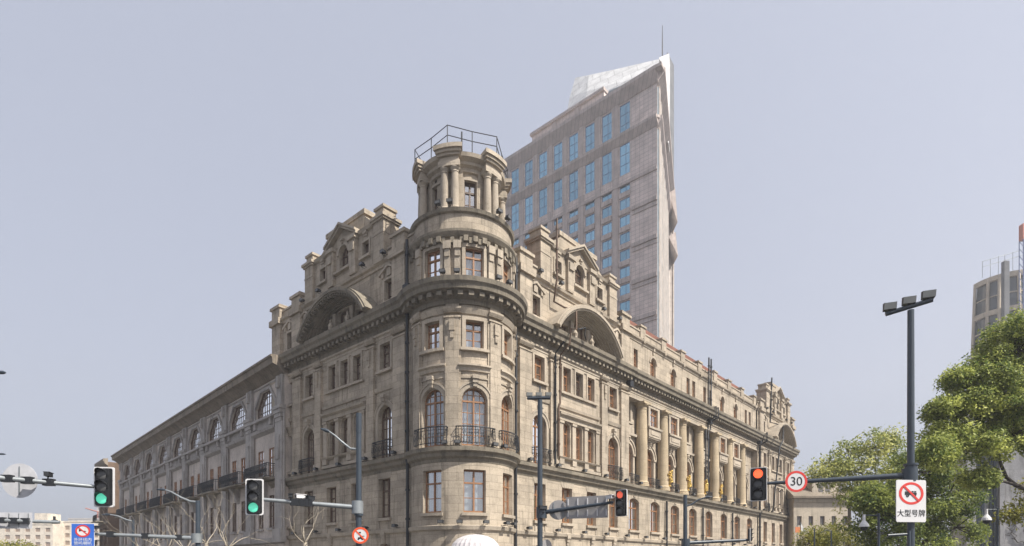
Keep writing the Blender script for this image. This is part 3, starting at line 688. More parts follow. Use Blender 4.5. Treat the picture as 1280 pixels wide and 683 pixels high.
for i, u in enumerate(bays):
    LB = MF.shift(BK)
    w_ = window(LB, u, 8.3, 1.7, 3.4, -0.2, B, 'arch', 'bars', name='arched_window', curtain=0)
    q = MB(); q.ring(LB, u, 10.85, 0.87, 1.12, 0, 0.12); q.ring(LB, u, 10.85, 1.12, 1.26, 0, 0.2)
    for sg in (-1, 1):
        q.box(LB, u + sg * 1.0 - 0.14, u + sg * 1.0 + 0.14, 8.22, 10.7, 0, 0.12); q.box(LB, u + sg * 1.0 - 0.2, u + sg * 1.0 + 0.2, 10.7, 10.86, 0, 0.2)
    keystone(LB, u, 11.62, 0.36, 0.5, 0.3, q); q.build('stone_surround', 'stone_plain', w_)
    q = MB(); q.lathe(LB.P(u, 0, 0.2), [(0, 11.95), (0.12, 11.98), (0.2, 12.1), (0.16, 12.22), (0, 12.28)], 10); q.build('cartouche', 'stone_plain', w_)
    balcony(MF, u, 1.9, 8.24, -0.45, 0.55, B, h=0.8, slab=False)
    w_ = window(LB, u, 13.45, 1.1, 1.6, -0.2, B, 'rect', dark=True)
    if i in (1, 2, 5, 6):                                      # projecting stone oriels
        q = MB()
        q.box(LB, u - 1.05, u + 1.05, 12.55, 13.25, 0, 0.70); q.box(LB, u - 1.15, u + 1.15, 13.25, 13.42, 0, 0.80); q.box(LB, u - 0.75, u + 0.75, 12.75, 13.1, 0.70, 0.74)
        for k in range(4): q.box(LB, u - 1.0 + 0.12 * k, u + 1.0 - 0.12 * k, 12.55 - 0.11 * (k + 1), 12.55 - 0.11 * k - 0.002, 0, 0.64 - 0.14 * k)
        for sg in (-1, 1): q.box(LB, u + sg * 0.82 - 0.17, u + sg * 0.82 + 0.17, 13.42, 15.2, 0, 0.62)
        q.box(LB, u - 1.02, u + 1.02, 15.0, 15.199, 0, 0.63); q.build('oriel', 'stone_plain', B)
        window(LB, u, 13.42, 1.3, 1.6, 0.4, B, 'rect', name='oriel_window')
    else:
        frame_rect(LB, u - 0.55, u + 0.55, 13.45, 15.05, 0.2, win=w_); q = MB(); q.box(LB, u - 1.2, u + 1.2, 12.3, 12.5, 0, 0.3); q.box(LB, u - 1.0, u + 1.0, 12.5, 13.2, 0, 0.14); q.build('apron_panel', 'stone_plain', w_)
for u in colu:
    p = MF.P(u, 0, -0.16); q = MB()
    q.lathe(p, [(0.62, 8.2), (0.62, 8.42), (0.58, 8.44), (0.60, 8.55), (0.49, 8.66), (0.475, 9.6), (0.47, 11.2), (0.445, 13.0), (0.41, 14.6), (0.44, 14.62), (0.44, 14.7), (0.41, 14.72), (0.43, 14.82), (0.58, 14.96), (0.58, 15.02)], 24)
    q.box(MF, u - 0.6, u + 0.6, 15.02, 15.2, -0.60, 0.42, True)
    q.build('column', 'column', B)
q = MB(); q.box(MF, m0, m1, 15.2, 15.42, BK, 0.06); q.build('soffit_beam', 'stone_plain', B); wall.box(MF, m0, m1, 15.42, 17.2, BK, 0.0)
moulding(MF, m0, m1, ARCH, 'architrave'); soot.sweep(MF, m0, m1, CORN); dentils(MF, m0, m1, 16.28, 16.52, 0.13, 0.60)
att = []
for i, u in enumerate(bays):
    if i in (1, 2, 5, 6): att.append((u - 0.48, u + 0.48, 17.75, 19.4, 'arch', u))
    else: att += [(u + o - 0.33, u + o + 0.33, 17.75, 19.4, 'rect', u + o) for o in (-0.62, 0.62)]
wall.wall(MF, m0, m1, 17.2, 20.35, [a[:5] for a in att], -0.12, 0.34)
for a in att:
    w_ = window(MF, a[5], a[2], a[1] - a[0], 1.65, -0.38, B, a[4], name='attic_window', curtain=wr.choice([0, 1, 2]))
    if a[4] == 'arch': q = MB(); q.ring(MF.shift(-0.12), a[5], 19.4 - 0.48, 0.5, 0.66, 0, 0.09); keystone(MF.shift(-0.12), a[5], 19.42, 0.26, 0.8, 0.16, q); q.build('stone_surround', 'stone_plain', w_)
    q = MB(); q.box(MF, a[0] - 0.1, a[1] + 0.1, 17.62, 17.75, -0.12, 0.04); q.build('stone_sill', 'stone_plain', w_)
moulding(MF.shift(-0.12), m0, m1, ATT, 'attic_cornice')
wall.box(MF, m0, m1, 20.40, 21.02, -0.55, -0.14, True); trim.box(MF, m0, m1, 21.022, 21.14, -0.6, -0.08, True)
for u in [m0 + 0.1] + colu + [m1 - 0.6]:
    q = MB(); q.box(MF, u - 0.42, u + 0.42, 20.42, 21.45, -0.62, -0.03, True); q.box(MF, u - 0.5, u + 0.5, 21.452, 21.6, -0.68, 0.05, True)
    for sg in (-1, 1):
        for k in range(4):
            t0, t1 = k / 4, (k + 1) / 4
            q.box(MF, *sorted((u + sg * (0.42 + 0.5 * t0), u + sg * (0.42 + 0.5 * t1))), 21.14, 21.16 + 0.26 * (1 - (t0 + t1) / 2) ** 2, -0.5, -0.15, True)
    q.box(MF, u - 0.12, u + 0.12, 20.1, 20.5, -0.03, 0.14); q.build('parapet_post', 'stone', B)
for i in range(9): floodlight(MF, 18.0 + i * 3.3, 8.22, 0.15, B); floodlight(MF, 19.0 + i * 3.2, 3.88, 0.1, B)
# end wall and back of the block
wall.fq(RW, [(60.2, 0, 0.08), (60.2, 0, -16), (60.2, 20.95, -16), (60.2, 20.95, 0.0)])
wall.fq(LW, [(18.4, 0, 0.08), (18.4, 0, -16), (18.4, 20.95, -16), (18.4, 20.95, 0.0)])
wall.fq(RW, [(12, 0, -16), (60.2, 0, -16), (60.2, 20.95, -16), (12, 20.95, -16)])
wall.fq(LW, [(12, 0, -16), (18.4, 0, -16), (18.4, 20.95, -16), (12, 20.95, -16)])

flush()
# ---- round corner turret
bc = [12.5, 59.5, 106.5]; a_lo, a_hi = -32, 151
first = [(deg(a) - 0.62, deg(a) + 0.62, 4.55, 6.92, 'rect') for a in bc]
arch = [(deg(a) - 0.72, deg(a) + 0.72, 8.25, 11.45, 'arch') for a in bc]
third = [(deg(a) - 0.5, deg(a) + 0.5, 13.6, 15.15, 'rect') for a in bc]
door = [(deg(59.5) - 0.9, deg(59.5) + 0.9, 0.13, 2.9, 'rect')]
wall.wall(TW, deg(a_lo), deg(a_hi), 0, 7.32, first + door, 0.08, 0.42)
wall.wall(TW, deg(a_lo), deg(a_hi), 7.32, 17.2, arch + third, 0, 0.42)
for a in bc:
    u = deg(a)
    w_ = window(TW, u, 4.55, 1.24, 2.37, -0.26, B, curtain=1); q = MB(); q.box(TW, u - 0.72, u + 0.72, 4.38, 4.55, 0.08, 0.24); q.build('stone_sill', 'stone_plain', w_)
    q = MB(); voussoirs(TW, u, 1.24, 6.92, m=q); q.build('flat_arch', 'stone_plain', w_)
    w_ = window(TW, u, 8.25, 1.44, 3.2, -0.3, B, 'arch', 'bars', name='arched_window', curtain=1); arch_surround(TW, u, 0.72, 10.73, 8.24, w_)
    balcony(TW, u, 2.0, 8.26, 0.02, 0.42, B, slab=False)
    w_ = window(TW, u, 13.6, 1.0, 1.55, -0.32, B, curtain=1); frame_rect(TW, u - 0.5, u + 0.5, 13.6, 15.15, 0.2, 0.08, win=w_)
    moulding(TW, u - 0.88, u + 0.88, [(0, 12.32), (0.1, 12.34), (0.14, 12.52), (0.26, 12.6), (0.26, 12.7), (0, 12.74)], 'string_course')
    moulding(TW, u - 0.86, u + 0.86, [(0, 11.95), (0.06, 11.95), (0.06, 12.03), (0, 12.03)], 'string_course')
    moulding(TW, u - 0.86, u + 0.86, [(0, 15.45), (0.08, 15.47), (0.16, 15.66), (0.2, 15.76), (0, 15.8)], 'hood_mould')
for a in (-11, 36, 83, 130): 
    pilaster(TW, deg(a), 0.72, n=0.14, drop=True, strips=True)
belt.sweep(TW, deg(-40), deg(158), BELT); soot.sweep(TW, deg(-40), deg(158), CORN); dentils(TW, deg(-38), deg(156), 16.28, 16.52, 0.13, 0.60)
moulding(TW, deg(-40), deg(158), [(0.08, 3.55), (0.22, 3.62), (0.26, 3.82), (0.08, 3.88)], 'plinth_course')
flush('turret_wall', 'turret_trim', 'turret_cornice')
# drum above the cornice
drum = [(deg(a) - 0.52, deg(a) + 0.52, 17.5, 19.2, 'rect') for a in bc]
wall.wall(TW, deg(-80), deg(200), 17.2, 21.2, drum, -0.06, 0.36)
for a in bc:
    u = deg(a); w_ = window(TW, u, 17.5, 1.04, 1.7, -0.30, B, name='drum_window', curtain=1); frame_rect(TW, u - 0.52, u + 0.52, 17.5, 19.2, 0.18, 0.04, win=w_)
    for sg in (-1, 1):                                        # scrolled brackets
        q = MB(); q.box(TW, u + sg * 0.95 - 0.16, u + sg * 0.95 + 0.16, 17.3, 19.35, -0.06, 0.1)
        q.box(TW, u + sg * 0.95 - 0.2, u + sg * 0.95 + 0.2, 19.0, 19.42, -0.06, 0.22); q.box(TW, u + sg * 0.95 - 0.14, u + sg * 0.95 + 0.14, 18.6, 19.0, -0.06, 0.16); q.build('bracket', 'stone_plain', B)
    for sg in (-0.5, 0, 0.5): q = MB(); q.box(TW, u + sg - 0.12, u + sg + 0.12, 19.42, 19.72, -0.06, 0.22); q.build('bracket', 'soot', B)
soot.sweep(TW, deg(-80), deg(200), [(-0.06, 19.66), (0.1, 19.72), (0.24, 19.92), (0.26, 20.05), (0.02, 20.12)])
belt.sweep(TW, deg(-80), deg(200), [(-0.06, 21.05), (0.08, 21.1), (0.14, 21.28), (-0.3, 21.34)]); dentils(TW, deg(-75), deg(195), 19.35, 19.66, -0.06, 0.12, 0.5, 0.2)
flush('drum_wall', 'drum_trim', 'drum_cornice')
# lantern with paired columns
LN = Cyl(C2, 2.0)
dg = lambda a: rad(a) * 2.0
wc = [59.5 + 60 * k for k in range(6)]
wall.wall(LN, dg(0), dg(360), 21.2, 24.0, [(dg(a % 360) - 0.35, dg(a % 360) + 0.35, 21.5, 23.45, 'rect') for a in wc], 0, 0.25)
for a in wc:
    u = dg(a); w_ = window(LN, u, 21.5, 0.7, 1.95, -0.2, B, name='lantern_window', dark=True, curtain=0); frame_rect(LN, u - 0.35, u + 0.35, 21.5, 23.45, 0.14, 0.1, True, win=w_)
trim.sweep(LN, dg(0), dg(360), [(0, 23.85), (0.12, 23.9), (0.12, 24.1), (0.3, 24.2), (0.3, 24.36), (0.55, 24.5), (0.6, 24.7), (-2, 24.76)], False)
for k in range(6):
    a = 89.5 + 60 * k
    for sg in (-1, 1):
        q = MB(); p = LN.P(dg(a + sg * 7.2), 0, 0.42)
        q.lathe(p, [(0.3, 21.3), (0.3, 21.5), (0.25, 21.55), (0.27, 21.62), (0.225, 21.7), (0.22, 22.6), (0.19, 23.6), (0.22, 23.62), (0.2, 23.7), (0.28, 23.82), (0.28, 23.88)], 16)
        q.build('lantern_column', 'stone_plain', B)
    u = dg(a)
    wall.box(LN, u - 0.62, u + 0.62, 21.3, 23.9, 0, 0.12)
    trim.box(LN, u - 0.48, u + 0.48, 23.881, 24.2, 0, 0.70); trim.box(LN, u - 0.43, u + 0.43, 24.2, 24.42, 0, 0.64)
    for t, (z0, z1) in enumerate(((24.42, 24.56), (24.56, 24.72), (24.72, 24.95))): trim.box(LN, u - 0.48 - 0.05 * t, u + 0.48 + 0.05 * t, z0, z1, 0, 0.78 + 0.10 * t)
    trim.box(LN, u - 0.6, u + 0.6, 21.32, 21.5, 0, 0.8)
flush('lantern_wall', 'lantern_trim', 'lantern_cornice')
q = MB()                                                       # iron rail on the roof of the lantern
hexa = [LN.P(dg(89.5 + 30 * k), 0, 0.85 if k % 2 == 0 else 0.42)[:2] for k in range(13)]
for zz in (25.45, 26.0): q.tube([(*p, zz) for p in hexa], 0.025, 5)
for p in hexa[:-1]: q.tube([(*p, 24.75), (*p, 26.02)], 0.028, 5)
q.tube([(CX + 0.1, CY - 1.6, 24.7), (CX + 0.1, CY - 1.6, 26.5)], 0.05, 6); q.build('roof_railing', 'iron', B)
# dark room behind the glass
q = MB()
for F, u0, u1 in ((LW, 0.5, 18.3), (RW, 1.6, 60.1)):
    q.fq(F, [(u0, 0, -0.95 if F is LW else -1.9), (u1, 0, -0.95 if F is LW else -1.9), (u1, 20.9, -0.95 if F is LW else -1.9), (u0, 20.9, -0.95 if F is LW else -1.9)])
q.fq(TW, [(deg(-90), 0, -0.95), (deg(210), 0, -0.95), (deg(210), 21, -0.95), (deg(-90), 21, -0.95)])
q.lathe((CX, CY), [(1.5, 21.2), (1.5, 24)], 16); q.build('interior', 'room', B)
# roofs
q = MB()
def roof(F, u0, u1, z0, z1, n0, n1, hip=0.0):
    q.fq(F, [(u0, z0, n0), (u1, z0, n0), (u1 - hip, z1, n1), (u0, z1, n1)]); q.fq(F, [(u0, z1, n1), (u1 - hip, z1, n1), (u1 - hip, z0, -16), (u0, z0, -16)])
    for u in (u0, u1): q.fq(F, [(u, z0, n0), (u - (hip if u == u1 else 0), z1, n1), (u, z0, -16)])
roof(LW, 3.0, 18.2, 20.7, 23.0, -0.95, -2.4); roof(RW, 3.0, 46.6, 20.7, 22.75, -0.70, -1.7, 1.6); roof(RW, 47.0, 60.0, 20.7, 22.6, -0.9, -2.6, 2.0)
q.build('tile_roof', 'red_tile', B)
# pipes
def pipe(F, pts, r=0.07, name='drainpipe', mat='iron'):
    p = MB(); p.tube([F.P(*x) for x in pts], r, 8)
    for (u, z, n), (u2, z2, n2) in zip(pts, pts[1:]):
        if abs(u - u2) < 0.05 and abs(z - z2) > 2:
            k = int(abs(z - z2) / 1.9)
            for i in range(k + 1):
                zz = z + (z2 - z) * (i + 0.5) / (k + 1); p.tube([F.P(u, zz - 0.06, n), F.P(u, zz + 0.06, n)], r * 1.5, 8)
    return p.build(name, mat, B)
pipe(LW, [(1.62, 20.6, 0.30), (1.62, 8.6, 0.26), (1.62, 0.1, 0.26)], 0.09)
pipe(RW, [(2.80, 20.6, 0.30), (2.80, 8.6, 0.26), (2.80, 0.1, 0.26)], 0.09)
pipe(RW, [(6.6, 24.6, 0.56), (6.6, 20.6, 0.56), (6.6, 19.2, 0.3), (7.9, 19.2, 0.3), (7.9, 18.8, 1.2), (7.9, 17.5, 1.2), (7.4, 17.4, 1.1), (7.3, 16.4, 1.1), (7.3, 15.8, 0.3), (7.3, 12.6, 0.3), (7.15, 12.3, 0.3), (7.15, 9.0, 0.3)], 0.07, mat='wood_dark')
pipe(RW, [(6.75, 16.4, 1.05), (6.75, 15.8, 0.32), (6.75, 8.4, 0.32)], 0.07)
pipe(RW, [(8.0, 17.5, 1.25), (8.9, 17.9, 1.25), (8.9, 17.4, 1.2), (9.2, 17.2, 1.1)], 0.05)
for u in (32.0, 32.55): pipe(MF, [(u, 22.3, 0.25), (u, 17.4, 0.25), (u - 0.3, 17.2, 1.1), (u - 0.3, 16.3, 1.1), (u - 0.3, 15.9, 0.3), (u - 0.3, 15.2, 0.3), (u - 0.6, 15.0, 0.2), (u - 0.6, 8.5, 0.2)], 0.08)
for u in (23.0, 30.6, 38.2): pipe(MF, [(u, 7.3, 0.25), (u, 0.1, 0.25)], 0.09)
pipe(RW, [(50.0, 24.6, 0.5), (50.0, 19.2, 0.3), (52.0, 19.0, 1.2), (52.0, 17.2, 1.2), (51.0, 16.2, 1.1), (51.0, 8.4, 0.3)], 0.09)
pipe(RW, [(46.35, 17.2, 1.1), (46.35, 16.2, 1.1), (46.35, 15.8, 0.3), (46.35, 0.1, 0.3)], 0.12)
for F, u, z in ((RW, 2.75, 17.35), (LW, 1.55, 17.5), (MF, 32.1, 15.7), (RW, 16.5, 15.8), (RW, 46.3, 16.0)):
    p = MB(); p.box(F, u - 0.25, u + 0.25, z, z + 0.45, 0.0, 0.5, True); p.build('rainwater_head', 'iron', B)
for a in (27, 44): floodlight(TW, deg(a), 3.9, 0.15, B)
for a in (68, 92, 104): floodlight(TW, deg(a), 3.9, 0.15, B)
for a in (30, 42, 78, 90): floodlight(TW, deg(a), 8.22, 0.1, B); floodlight(TW, deg(a), 17.32, 0.45, B)
for a in (22, 34, 86, 100): floodlight(TW, deg(a), 21.4, -0.1, B)
# domed white awning over the corner door
q = MB(); t0 = math.atan2(TW.nd(deg(59.5)).y, TW.nd(deg(59.5)).x); p = TW.P(deg(59.5), 0, 0.1)
pr = [(1.42, 2.05), (1.42, 2.35), (1.38, 2.6), (1.25, 2.85), (1.02, 3.08), (0.7, 3.24), (0.35, 3.33), (0.02, 3.36)]
for k in range(14):                                            # fabric sags between fourteen ribs
    for m_ in range(4):
        a, b_ = [t0 - PI / 2 + PI * (k + x / 4) / 14 for x in (m_, m_ + 1)]; sa, sb = [1 - 0.035 * math.sin(PI * x / 4) for x in (m_, m_ + 1)]
        for (r0, z0), (r1, z1) in zip(pr, pr[1:]): q.poly([(p[0] + r0 * sa * math.cos(a), p[1] + r0 * sa * math.sin(a), z0), (p[0] + r0 * sb * math.cos(b_), p[1] + r0 * sb * math.sin(b_), z0), (p[0] + r1 * sb * math.cos(b_), p[1] + r1 * sb * math.sin(b_), z1), (p[0] + r1 * sa * math.cos(a), p[1] + r1 * sa * math.sin(a), z1)])
q.build('awning', 'white_cloth', B)
# gilded figures on the column bases
def gold_figure(F, u, z, n, k):
    rr = random.Random(k); q = MB()
    P = lambda a, b, c=0.0: F.P(u + a, z + b, n + c)
    q.tube([P(0.05, 0.0), P(-0.05, 0.25, 0.1), P(0.08, 0.55, 0.12), P(0.0, 0.85, 0.1), P(0.12, 1.1, 0.18), P(0.02, 1.3, 0.2)], [0.06, 0.13, 0.17, 0.12, 0.10, 0.05], 8)
    for i in range(7):
        a = rr.uniform(0, 2 * PI); zz = 0.2 + i * 0.15; dx, dn = 0.42 * math.cos(a), 0.12 + 0.18 * abs(math.sin(a))
        q.tube([P(0, zz, 0.1), P(dx * 0.6, zz + 0.12, dn), P(dx, zz + 0.05, dn), P(dx * 1.15, zz + 0.2, dn * 0.9)], [0.10, 0.085, 0.06, 0.015], 6)
    q.box(F, u - 0.16, u + 0.16, z - 0.12, z, n - 0.25, n + 0.12, True)
    return q.build('gilded_ornament', 'gold', B)
for k, u in enumerate(colu[1:5]): gold_figure(MF, u + 0.36, 8.75, 0.26, k)

# ================================================================ GREY BUILDING (left)
G0 = Vector((-17.066, 43.213)); dG = Vector((-0.7022, 0.71198)); nG = Vector((-0.71198, -0.7022))
GF = Face(G0, dG, nG, -1)
G = thing('grey_building', (G0.x, G0.y, 0), 'long grey rendered block with deep brown eaves, cut-corner windows and a row of iron balconies', 'building')
gw, gt = MB(), MB()
pils = [0.45 + 5.86 * i for i in range(10)]
gb = [(a + b) / 2 for a, b in zip(pils, pils[1:])]
n = -0.18
ops = []
for u in gb:
    ops.append((u - 1.95, u + 1.95, 13.15, 15.35, 'hex'))
    ops += [(u + o - 0.52, u + o + 0.52, 8.35, 10.75, 'rect') for o in (-1.05, 1.05)] + [(u + o - 0.52, u + o + 0.52, 4.55, 7.1, 'rect') for o in (-1.05, 1.05)]
    ops.append((u - 1.7, u + 1.7, 0.13, 3.2, 'rect'))
gw.wall(GF, 0, pils[-1] + 0.7, 0, 16.9, ops, n, 0.45)
gw.fq(GF, [(0, 0, n), (0, 0, -14), (0, 16.9, -14), (0, 16.9, n)]); e = pils[-1] + 0.7
gw.fq(GF, [(e, 0, n), (e, 0, -14), (e, 16.9, -14), (e, 16.9, n)]); gw.fq(GF, [(0, 16.9, n), (e, 16.9, n), (e, 16.9, -14), (0, 16.9, -14)])
for i, u in enumerate(gb):
    F = GF.shift(n)
    window(F, u, 13.15, 3.9, 2.2, -0.18, G, 'hex', 'grid', name='attic_window', dark=True, curtain=1)  # white curtain added here to imitate pale sky reflected in the panes
    pr = profile(u - 2.15, u + 2.15, 13.15, 15.55, 'hex'); pr = [(u - 2.15, 13.15)] + pr + [(u + 2.15, 13.15)]
    pi_ = profile(u - 1.95, u + 1.95, 13.15, 15.35, 'hex'); pi_ = [(u - 1.95, 13.15)] + pi_ + [(u + 1.95, 13.15)]
    for a, b_, c, d in zip(pr, pr[1:], pi_, pi_[1:]):
        gt.fq(F, [(a[0], a[1], 0.14), (b_[0], b_[1], 0.14), (d[0], d[1], 0.14), (c[0], c[1], 0.14)]); gt.fq(F, [(a[0], a[1], 0.14), (b_[0], b_[1], 0.14), (b_[0], b_[1], 0), (a[0], a[1], 0)])
        gt.fq(F, [(c[0], c[1], 0.14), (d[0], d[1], 0.14), (d[0], d[1], 0), (c[0], c[1], 0)])
    gt.box(F, u - 2.3, u + 2.3, 12.95, 13.15, 0, 0.45); gt.box(F, u - 1.9, u + 1.9, 12.3, 12.95, 0, 0.16); gt.sweep(F, u - 2.2, u + 2.2, [(0, 11.9), (0.3, 12.1), (0.36, 12.3), (0, 12.34)])
    for o in (-1.5, 1.5): gt.box(F, u + o - 0.15, u + o + 0.15, 12.45, 12.95, 0.16, 0.36)
    for o in (-1.05, 1.05):
        window(F, u + o, 8.35, 1.04, 2.4, -0.10, G, name='french_window', curtain=wr.choice([1, 1, 2])); window(F, u + o, 4.55, 1.04, 2.55, -0.14, G, name='window', dark=True, curtain=wr.choice([0, 1, 2]))
        gt.box(F, u + o - 0.6, u + o + 0.6, 4.38, 4.55, 0, 0.2)
    window(F, u, 0.13, 3.4, 3.07, -0.3, G, 'rect', 'grid', name='shop_window', dark=True, curtain=0)
    balcony(F, u, 4.5, 8.3, 0.0, 1.0, G, h=1.05, bow=0.02, bar=0.02)
    gt.sweep(F, u - 0.25, u + 0.25, [(0, 6.9), (0.25, 7.1), (0.4, 7.6), (0.7, 8.0), (0.75, 8.18), (0, 8.18)])
for u in pils:
    F = GF.shift(n)
    gt.box(F, u - 0.62, u + 0.62, 3.4, 12.4, 0, 0.28); gt.box(F, u - 0.75, u + 0.75, 3.4, 4.4, 0, 0.42); gt.box(F, u - 0.28, u + 0.28, 9.6, 11.4, 0.28, 0.36)
    for k in range(4): gt.box(F, u - 0.52 - 0.06 * k, u + 0.52 + 0.06 * k, 12.4 + 0.3 * k, 12.4 + 0.3 * k + 0.28, 0, 0.32 + 0.05 * k)
    gt.box(F, u - 0.45, u + 0.45, 13.6, 15.9, 0, 0.22); gt.box(F, u - 0.16, u + 0.16, 14.9, 15.75, 0.22, 0.42)
    gt.tube([F.P(u - 0.75, 13.0, 0.15), F.P(u - 0.75, 4.0, 0.15)], 0.06, 6)
gt.sweep(GF.shift(n), 0, e, [(0, 3.3), (0.35, 3.4), (0.4, 3.7), (0, 3.8)])
gt.sweep(GF.shift(n), 0, e, [(0, 15.70), (0.08, 15.72), (0.08, 15.80), (0, 15.82)])
gw.build('wall', 'grey_stucco', G); gt.build('grey_trim', 'grey_trim', G)
q = MB(); q.sweep(GF.shift(n), -0.1, e + 1.2, [(0, 15.95), (0.12, 16.0), (0.3, 16.2), (0.62, 16.42), (0.92, 16.5), (0.95, 16.92), (1.06, 16.98), (1.06, 17.12), (-6, 17.7)]); q.build('eaves', 'eaves', G)
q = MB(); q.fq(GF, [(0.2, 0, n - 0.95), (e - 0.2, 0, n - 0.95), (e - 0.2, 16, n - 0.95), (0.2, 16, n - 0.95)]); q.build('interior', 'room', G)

# brown brick house beyond the grey block
p = GF.P(61, 0, 0)
K = thing('brick_house', (p[0], p[1], 0), 'brown brick house with dark windows beyond the far end of the grey block', 'building')
F = GF.shift(0.1); q = MB(); t = MB()
ops = [(u - 0.9, u + 0.9, z, z + 2.6, 'rect') for u in (63.2, 66.2) for z in (1.0, 4.8, 8.6, 12.4)]
q.wall(F, 61.5, 68, 0, 17.2, ops, 0, 0.3); q.fq(F, [(61.5, 0, 0), (61.5, 0, -10), (61.5, 17.2, -10), (61.5, 17.2, 0)]); q.fq(F, [(61.5, 17.2, 0), (68, 17.2, 0), (68, 17.2, -10), (61.5, 17.2, -10)])
q.fq(F, [(68, 0, 0), (68, 0, -10), (68, 17.2, -10), (68, 17.2, 0)])
q.build('wall', 'brick', K)
t.sweep(F, 61.4, 68.2, [(0, 16.6), (0.4, 16.9), (0.6, 17.3), (0.6, 17.6), (0, 17.7)])
t.build('cornice', 'eaves', K)
for z in (4.2, 8.0, 11.8): t = MB(); t.box(F, 61.5, 68, z, z + 0.3, 0, 0.15); t.build('string_course', 'eaves', K)
for o in ops: window(F, (o[0] + o[1]) / 2, o[2], 1.8, 2.6, -0.25, K, dark=True, curtain=0)
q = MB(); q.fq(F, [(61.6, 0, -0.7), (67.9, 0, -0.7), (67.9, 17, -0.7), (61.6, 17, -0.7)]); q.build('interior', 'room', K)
for z in (4.6, 8.4): balcony(F, 65, 3.2, z, 0, 1.2, K, bow=0.02)

# ================================================================ HOTEL TOWER (behind)
T0 = Vector((27.92, 112.0)); dT = Vector((0.313, 0.9497))
TL = Face(T0, dL, -dR, -1)
TR = Face(T0, dT, (dT.y, -dT.x), 1)
T = thing('granite_tower', (T0.x, T0.y, 0), 'tall pinkish granite tower with blue windows and sharp wedge corner behind the stone block', 'tower')
cols = [7.12 + 4.18 * i for i in range(9)]
tw, tt, tr_ = MB(), MB(), MB()
tall = [(u - 1.16, u + 1.16, z, z + 6.1, 'rect') for u in cols for z in (88.2, 80.15)]
rows = [76.7 - 3.44 * k for k in range(12)]
small = [(u - 1.16, u + 1.16, z, z + 2.05, 'rect') for u in cols for z in rows]
tw.wall(TL, 0, 44, 0, 94.8, tall + small, 0, 0.22)
def tw_window(u, z, h, name, vent):
    fr = MB(); LFt = Face((0, 0), (1, 0), (0, -1))
    fr.box(LFt, -1.16, -1.08, 0, h, -0.04, 0.06); fr.box(LFt, 1.08, 1.16, 0, h, -0.04, 0.06); fr.box(LFt, -1.08, 1.08, 0, 0.08, -0.04, 0.06); fr.box(LFt, -1.08, 1.08, h - 0.08, h, -0.04, 0.06)
    fr.box(LFt, 0.18, 0.25, 0.08, h - 0.08, -0.04, 0.05)
    for k in range(1, int(h / 2)): fr.box(LFt, -1.08, 1.08, h * k / int(h / 2) - 0.03, h * k / int(h / 2) + 0.03, -0.04, 0.05)
    return fr.mesh(name, 'steel_blue')
TWM = {h: tw_window(0, 0, h, 'window', 0) for h in (6.1, 2.05)}
q = MB(); q.poly([(-1.14, 0, 0.02), (1.14, 0, 0.02), (1.14, 0, 6.08), (-1.14, 0, 6.08)]); TG1 = q.mesh('pane', 'tower_glass')
q = MB(); q.poly([(-1.14, 0, 0.02), (1.14, 0, 0.02), (1.14, 0, 2.03), (-1.14, 0, 2.03)]); TG2 = q.mesh('pane', 'tower_glass')
for o in tall: w_ = inst('tall_window', TWM[6.1], T, TL.mat((o[0] + o[1]) / 2, o[2], -0.14)); inst('pane', TG1, w_)
for o in small:
    if (o[0] < 25 and o[2] > 76.7 - 3.44 * 9.5) or o[2] > 70: w_ = inst('window', TWM[2.05], T, TL.mat((o[0] + o[1]) / 2, o[2], -0.14)); inst('pane', TG2, w_)
    tt.box(TL, o[0] - 0.06, o[1] + 0.06, o[2] - 1.2, o[2] - 0.25, 0, 0.32)
for i, u in enumerate(cols): tt.box(TL, u + 1.45, u + 2.73, 30, 86.2, 0, 0.22) if u + 2.83 < 44 else None
for i, u in enumerate(cols): tt.box(TL, u + 1.45, u + 2.73, 88.0, 94.7, 0, 0.22) if u + 2.83 < 44 else None
tt.sweep(TL, -0.3, 44, [(0, 94.6), (0.2, 94.65), (1.5, 96.3), (1.55, 96.9), (-3, 97.0)]); tt.sweep(TL, -0.3, 44, [(0, 86.3), (0.15, 86.35), (1.0, 87.5), (1.05, 88.0), (0, 88.05)])
tt.box(TL, -0.05, 44, 77.95, 78.55, 0, 0.3)
for z in (72.1, 64.75, 57.4, 50.0): tt.box(TL, -0.05, 5.4, z, z + 0.75, 0, 0.32); tt.box(TL, -0.05, 5.4, z - 0.9, z - 0.35, 0, 0.2)
# sunlit right flank with pale fins
W2 = 39.0
tw2 = MB(); tw2.wall(TR, 0, W2, 0, 94.8, [], 0, 0)
for i in range(10): tw2.box(TR, 1.0 + 3.9 * i, 2.6 + 3.9 * i, 20, 94.6, 0, 0.45)
tw2.build('pale_flank', 'tower_light', T)
for i in range(10):
    for k in range(14): tr_.box(TR, 3.1 + 3.9 * i, 4.6 + 3.9 * i, 30 + 4.6 * k, 32.4 + 4.6 * k, 0, 0.06)
tr_.build('flank_glazing', 'room_blue', T)
tt.sweep(TR, -0.3, W2, [(0, 94.6), (0.2, 94.65), (1.5, 96.3), (1.55, 96.9), (-3, 97.0)]); tt.sweep(TR, -0.3, W2, [(0, 86.3), (0.15, 86.35), (1.0, 87.5), (1.05, 88.0), (0, 88.05)])
tt.prism([T0 + dR * -1.05 - dL * 0.2, T0 + Vector((1.0, -0.2)), T0 + dL * 1.0 + dT * 1.0], 87.48, 88.0)
tt.prism([T0 - dR * 1.55, T0 - dR * 1.55 - dL * 1.6 + dR * 0.2, T0 + Vector((1.5, -0.2)), T0 + dL * 1.0 + dT * 1.0], 96.3, 96.9)
tw.wall(Face(TL.P(44, 0)[:2], -TL.nr, dL), 0, 26, 0, 94.8, [], 0, 0)
